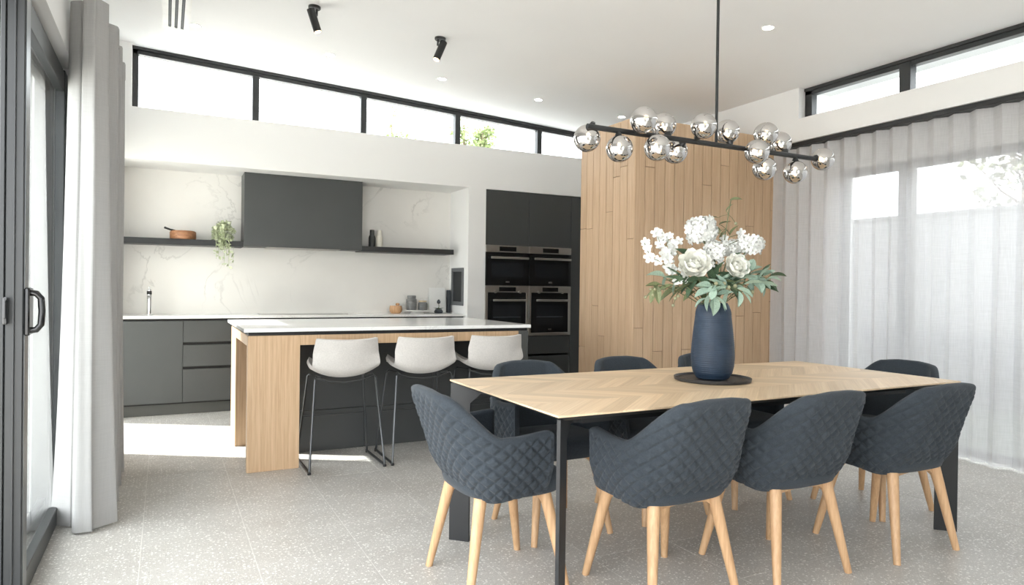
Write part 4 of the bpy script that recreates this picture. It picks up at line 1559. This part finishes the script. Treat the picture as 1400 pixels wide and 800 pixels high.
# ------------------------------------------------------------------ pendant light
PY, PZ, PR = 2.5, 1.912, 0.060
pd = thing('pendant_light', 'black bar pendant with smoked glass globes over the dining table', 'pendant light', (2.39, PY, PZ))
MB().tube([(1.640-2.39, 0, 0), (3.095-2.39, 0, 0)], 0.0125, 14).build('bar', M['black'], pd)
MB().tube([(0, 0, 0.01), (0, 0, CZ(2.39)-PZ)], 0.0075, 10).build('rod', M['black'], pd)
MB().lathe([(0.0001, -0.022), (0.062, -0.022), (0.066, -0.018), (0.066, 0.0), (0.0001, 0.0)], 28, (0, 0, CZ(2.39)-PZ+0.004)).build('ceiling_canopy', M['black'], pd)
GL = [(1.804, 260), (1.890, 150), (2.103, 54), (1.987, 232), (2.198, 332), (2.256, 132), (2.489, 70), (2.580, 200), (2.703, 104), (2.883, 54), (2.722, 272), (2.943, 270)]
sph = MB().sphere((0, 0, 0), PR, 40, 24).mesh('globe', M['globe'], weld=True, sharp=0)
blb = MB().sphere((0, 0, 0), 0.009, 12, 8, 1.3).mesh('bulb', M['bulb'], weld=True)


def globe(c, axis):
    g = link('globe', sph, pd, c)
    ax = Vector(axis).normalized()
    MB().tube([-ax*(PR+0.020), -ax*(PR-0.004), -ax*(PR-0.016)], [0.0085, 0.019, 0.012], 12).build('socket', M['black'], g)
    link('bulb', blb, g, -ax*0.018)


for x, th in GL:
    d = Vector((0, math.cos(R(th)), math.sin(R(th))))
    globe((x-2.39, d.y*0.085, d.z*0.085), d)
globe((1.672-2.39, 0.050, -0.040), (0, 0.63, -0.77))
globe((3.155-2.39, 0, 0.004), (1, 0, 0))

# ------------------------------------------------------------------ ceiling fittings
tilt = math.atan(0.0498)
DL = [(0.199, 6.03, 'round white downlight beside the slot air vent'), (1.268, 6.03, 'round white downlight in front of the range hood'), (2.313, 6.03, 'round white downlight in front of the shelf with the mills'), (3.361, 6.03, 'round white downlight in front of the ovens'), (4.38, 6.005, 'round white downlight over the timber wall'), (3.836, 3.514, 'round white downlight near the high curtain-side window')]
for x, y, lab in DL:
    t = thing('downlight', lab or 'round white downlight in the row before the kitchen clerestory', 'downlight', (x, y, CZ(x)), 0, 'recessed ceiling downlights')
    t.rotation_euler = (0, tilt, 0)
    MB().lathe([(0.036, -0.001), (0.040, -0.004), (0.046, -0.004), (0.048, 0.001)], 28).build('trim_ring', M['white'], t)
    MB().lathe([(0.0001, -0.0015), (0.036, -0.0015), (0.036, 0.002)], 28).build('lamp_face', M['lamp'], t)
for x, y, sx, lab in ((0.955, 5.085, 1, 'black ceiling spotlight over the oak panel end of the island'), (1.938, 5.096, -1, 'black ceiling spotlight over the middle of the island')):
    t = thing('spotlight', lab, 'spotlight', (x, y, CZ(x)), 0, 'black adjustable ceiling spotlights')
    t.rotation_euler = (0, tilt, 0)
    MB().lathe([(0.0001, -0.018), (0.040, -0.018), (0.044, -0.014), (0.044, 0.0), (0.0001, 0.0)], 24).build('ceiling_plate', M['black'], t)
    MB().tube([(0.018*sx, 0, -0.015), (0.018*sx, 0, -0.065)], 0.008, 8).build('swivel_arm', M['black'], t)
    a = Vector((-0.028*sx, -0.01, -0.030))
    b = Vector((0.030*sx, -0.02, -0.185))
    bar = MB().tube([a, b], 0.0285, 20)
    bar.build('barrel', M['black'], t)
    d = (b-a).normalized()
    MB().tube([b-d*0.001, b+d*0.0025], 0.0245, 18).build('lamp_face', M['spotlamp'], t)
t = thing('air_vent', 'white linear slot air vent with three black slots in the ceiling', 'air vent', (0.062, 5.70, CZ(0.062)))
t.rotation_euler = (0, tilt, 0)
fp = MB()
ss = (-0.045, 0.0, 0.045)
xe = [-0.10, -0.045-0.011, -0.045+0.011, -0.011, 0.011, 0.045-0.011, 0.045+0.011, 0.10]
for k in range(0, 8, 2):
    fp.box(xe[k], xe[k+1], -0.46, 0.46, -0.008, 0.001)
fp.box(-0.10, 0.10, -0.53, -0.46, -0.008, 0.001).box(-0.10, 0.10, 0.46, 0.53, -0.008, 0.001)
fp.build('face_plate', M['ventw'], t)
for s in ss:
    MB().box(s-0.011, s+0.011, -0.46, 0.46, -0.002, 0.0005).build('slot', M['shadowgap'], t)
    MB().box(s-0.002, s+0.002, -0.46, 0.46, -0.006, -0.002).build('blade', M['niche'], t)


# ------------------------------------------------------------------ curtains
def smooth_poly(pts, n):
    P = [Vector(p) for p in pts]
    out = []
    for k in range(len(P)-1):
        p0, p1, p2, p3 = P[max(k-1, 0)], P[k], P[k+1], P[min(k+2, len(P)-1)]
        for q in range(n):
            f = q/n
            out.append(0.5*((2*p1)+(-p0+p2)*f+(2*p0-5*p1+4*p2-p3)*f*f+(-p0+3*p1-3*p2+p3)*f**3))
    out.append(P[-1])
    return out


# sheer curtain along the right glazing
rc = random.Random(4)
pts = []
y = 4.585
while y > -1.75:
    lam = rc.uniform(0.135, 0.165)
    am = rc.uniform(0.030, 0.042)
    for q in range(12):
        w = q/12
        ph = w*2*math.pi
        pts.append((5.135-am*math.cos(ph)*(1.0), y-lam*(w-0.06*math.sin(2*ph))))
    y -= lam
nz_ = 26
ns = len(pts)
sc = MB()


def sheer_p(i, j):
    z = 0.012+2.496*j/(nz_-1)
    x, yy = pts[i]
    h = z/2.54
    wob = 0.016*math.sin(yy*9+h*2.2)*(1-h)+0.010*math.sin(yy*23+1.7*h)*(1-h)
    fold = 0.80+0.35*(1-h)*abs(math.sin(yy*3.1))
    return (5.135+(x-5.135)*fold+wob*0.6, yy+0.012*math.sin(yy*15+h*3)*(1-h), z)


sc.grid(sheer_p, ns, nz_)
t = thing('sheer_curtain', 'floor-length sheer grey-white curtain along the tall glazing', 'curtain', (5.135, 1.4, 0))
o = sc.build('fabric', M['sheer'], t, (-5.135, -1.4, 0), sharp=0)
hem = MB()
hem.grid(lambda i, j: tuple(Vector(sheer_p(i, nz_-1))+Vector((-0.0025, 0, -0.075 if j == 0 else 0.001))), ns, 2)
hem.build('heading_tape', M['sheer'], t, (-5.135, -1.4, 0), sharp=0)
tag(MB().box(5.075, 5.215, -1.75, 4.598, 2.512, 2.5495, 0.002).build('curtain_track', M['black']), 'black curtain track above the sheer curtain', 'curtain track')

# gathered linen curtain at the sliding door
near = [(-0.490, 3.960), (-0.470, 3.935), (-0.430, 3.905), (-0.402, 3.890), (-0.385, 3.893), (-0.380, 3.850), (-0.382, 3.800), (-0.372, 3.788), (-0.340, 3.784), (-0.300, 3.778), (-0.290, 3.788), (-0.282, 3.806), (-0.245, 3.842), (-0.214, 3.872), (-0.210, 3.890), (-0.230, 3.935), (-0.330, 4.010), (-0.392, 4.080), (-0.388, 4.120), (-0.300, 4.185), (-0.228, 4.225), (-0.218, 4.250), (-0.232, 4.300), (-0.335, 4.370), (-0.392, 4.440)]
pp = list(near)
y = 4.50
while y < 5.2:
    xm = -0.226 if y < 4.9 else -0.285
    pp += [(-0.36, y), (xm-0.01, y+0.06), (xm, y+0.09), (xm-0.01, y+0.12), (-0.375, y+0.20), (-0.392, y+0.25)]
    y += 0.32
pp += [(-0.34, y), (-0.300, y+0.03)]
plan = smooth_poly([(a, b, 0) for a, b in pp], 5)
ZT = 2.575
nzl = 24
lc = MB()


def lin(i, j):
    h = j/(nzl-1)
    p = plan[i]
    k = 1.0-(0.42 if p.y < 4.0 else 0.42-0.30*min(1, (p.y-4.0)/0.3))*h**0.8
    yy = p.y
    if yy < 4.0:
        yy = 4.0-(4.0-yy)*(1.0-0.25*h)
    x = -0.332+(p.x+0.332)*k+0.010*math.sin(i*0.21+h*3.0)*(1-h)
    return (x, yy+0.008*math.sin(h*5+i*0.13), 0.012+(ZT-0.012)*h)


lc.grid(lin, len(plan), nzl)
t = thing('linen_curtain', 'gathered grey linen curtain hanging beside the sliding door', 'curtain', (-0.33, 4.6, 0))
lc.build('fabric', M['linen'], t, (0.33, -4.6, 0), sharp=0)
hd_ = MB()
hd_.grid(lambda i, j: tuple(Vector(lin(i, nzl-1))+Vector((0.003, -0.002, -0.10 if j == 0 else 0.002))), len(plan), 2)
hd_.build('heading_tape', M['linen'], t, (0.33, -4.6, 0), sharp=0)
hk = MB()
for y in (3.86, 4.10, 4.32, 4.60, 4.92, 5.24):
    hk = MB().tube([(0, y-4.6, ZT-0.01), (0.004, y-4.6, ZT+0.03), (0, y-4.6, ZT+0.052)], 0.005, 6)
    hk.build('hook', M['black'], t)
ck = thing('ceiling_track', 'slim dark curtain track above the linen curtain', 'curtain track', (-0.33, 2.6, 2.635))
MB().box(-0.012, 0.012, -3.7, 4.05, -0.012, 0.012, 0.002).build('rail', M['frame'], ck)
for y in (-3.0, -1.2, 0.6, 2.4, 3.9):
    MB().box(-0.102, -0.01, y-0.012, y+0.012, -0.008, 0.008, 0.002).build('bracket', M['frame'], ck)


# ------------------------------------------------------------------ garden
def garden_tree(name, label, loc, h, spread, n, leafm, seed, size=0.09, bare=False):
    t = thing(name, label, 'tree', loc, 0, 'garden trees outside')
    q = random.Random(seed)
    tk = MB().tube([(0, 0, 0), (0.05, 0.02, h*0.5), (0, 0, h*0.95)], [0.09, 0.06, 0.012], 8)
    tips = []
    for k in range(26):
        z = h*q.uniform(0.40, 0.92)
        a = q.uniform(0, 6.28)
        ln = spread*q.uniform(0.5, 1.0)*(1.15-z/h)
        e = Vector((math.cos(a)*ln, math.sin(a)*ln, z+ln*q.uniform(0.5, 1.0)))
        tk.tube([(0, 0, z), (e.x*0.5, e.y*0.5, z+(e.z-z)*0.4), e], [0.03*(1.1-z/h)+0.008, 0.012, 0.005], 5)
        tips.append((Vector((0, 0, z)), e))
        for m in range(4):
            s = Vector((0, 0, z)).lerp(e, q.uniform(0.4, 0.95))
            f = s+Vector((q.uniform(-1, 1), q.uniform(-1, 1), q.uniform(0, 1)))*spread*0.35
            tk.tube([s, f], [0.006, 0.003], 4)
            tips.append((s, f))
    tips.append((Vector((0, 0, h*0.8)), Vector((0, 0, h))))
    tk.build('trunk', M['bark'], t)
    fo = MB()
    for k in range(n):
        s, e = q.choice(tips)
        p = s.lerp(e, q.uniform(0.35, 1.05))+Vector((q.uniform(-1, 1), q.uniform(-1, 1), q.uniform(-1, 1)))*0.10
        leaflet(fo, p, (q.uniform(-1, 1), q.uniform(-1, 1), q.uniform(-0.6, 1)), size*q.uniform(0.7, 1.4), 0.6)
    tag(fo.build('foliage', leafm, t), kind='stuff')
    return t


garden_tree('garden_tree', 'small green tree top low in the third clerestory pane from the curtain', (3.95, 13.0, -0.16), 4.80, 0.62, 2600, M['treeleaf'], 21)
garden_tree('garden_tree', 'thin green tree top close to the clerestory mullion', (5.20, 12.3, -0.16), 4.80, 0.42, 1600, M['treeleaf'], 22)
garden_tree('garden_tree', 'fuller green tree top beside the thin one in the clerestory', (6.55, 14.4, -0.16), 5.25, 0.75, 2600, M['treeleaf'], 27)
garden_tree('garden_tree', 'sparse tree seen through the sheer curtain above the fence', (9.0, 4.35, -0.16), 4.2, 1.25, 1500, M['olive'], 31, 0.10)
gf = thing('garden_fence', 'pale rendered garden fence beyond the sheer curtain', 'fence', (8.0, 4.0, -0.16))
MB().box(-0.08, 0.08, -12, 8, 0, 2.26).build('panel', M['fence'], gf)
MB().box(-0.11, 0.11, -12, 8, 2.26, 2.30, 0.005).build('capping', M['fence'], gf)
nb = thing('neighbour_house', 'slate blue roofed house beyond the curtain-side clerestory', 'house', (16.0, 14.2, -0.16))
MB().box(-2.0, 2.0, -1.5, 2.5, 0, 5.7).build('wall', M['render'], nb)
rp = MB()
rp.add([(-2.4, -1.9, 5.7), (2.4, -1.9, 5.7), (2.4, 2.9, 5.7), (-2.4, 2.9, 5.7), (0, -0.5, 6.8), (0, 1.5, 6.8)], [(0, 1, 4), (1, 2, 5, 4), (2, 3, 5), (3, 0, 4, 5), (3, 2, 1, 0)])
rp.build('roof', M['roofblue'], nb)
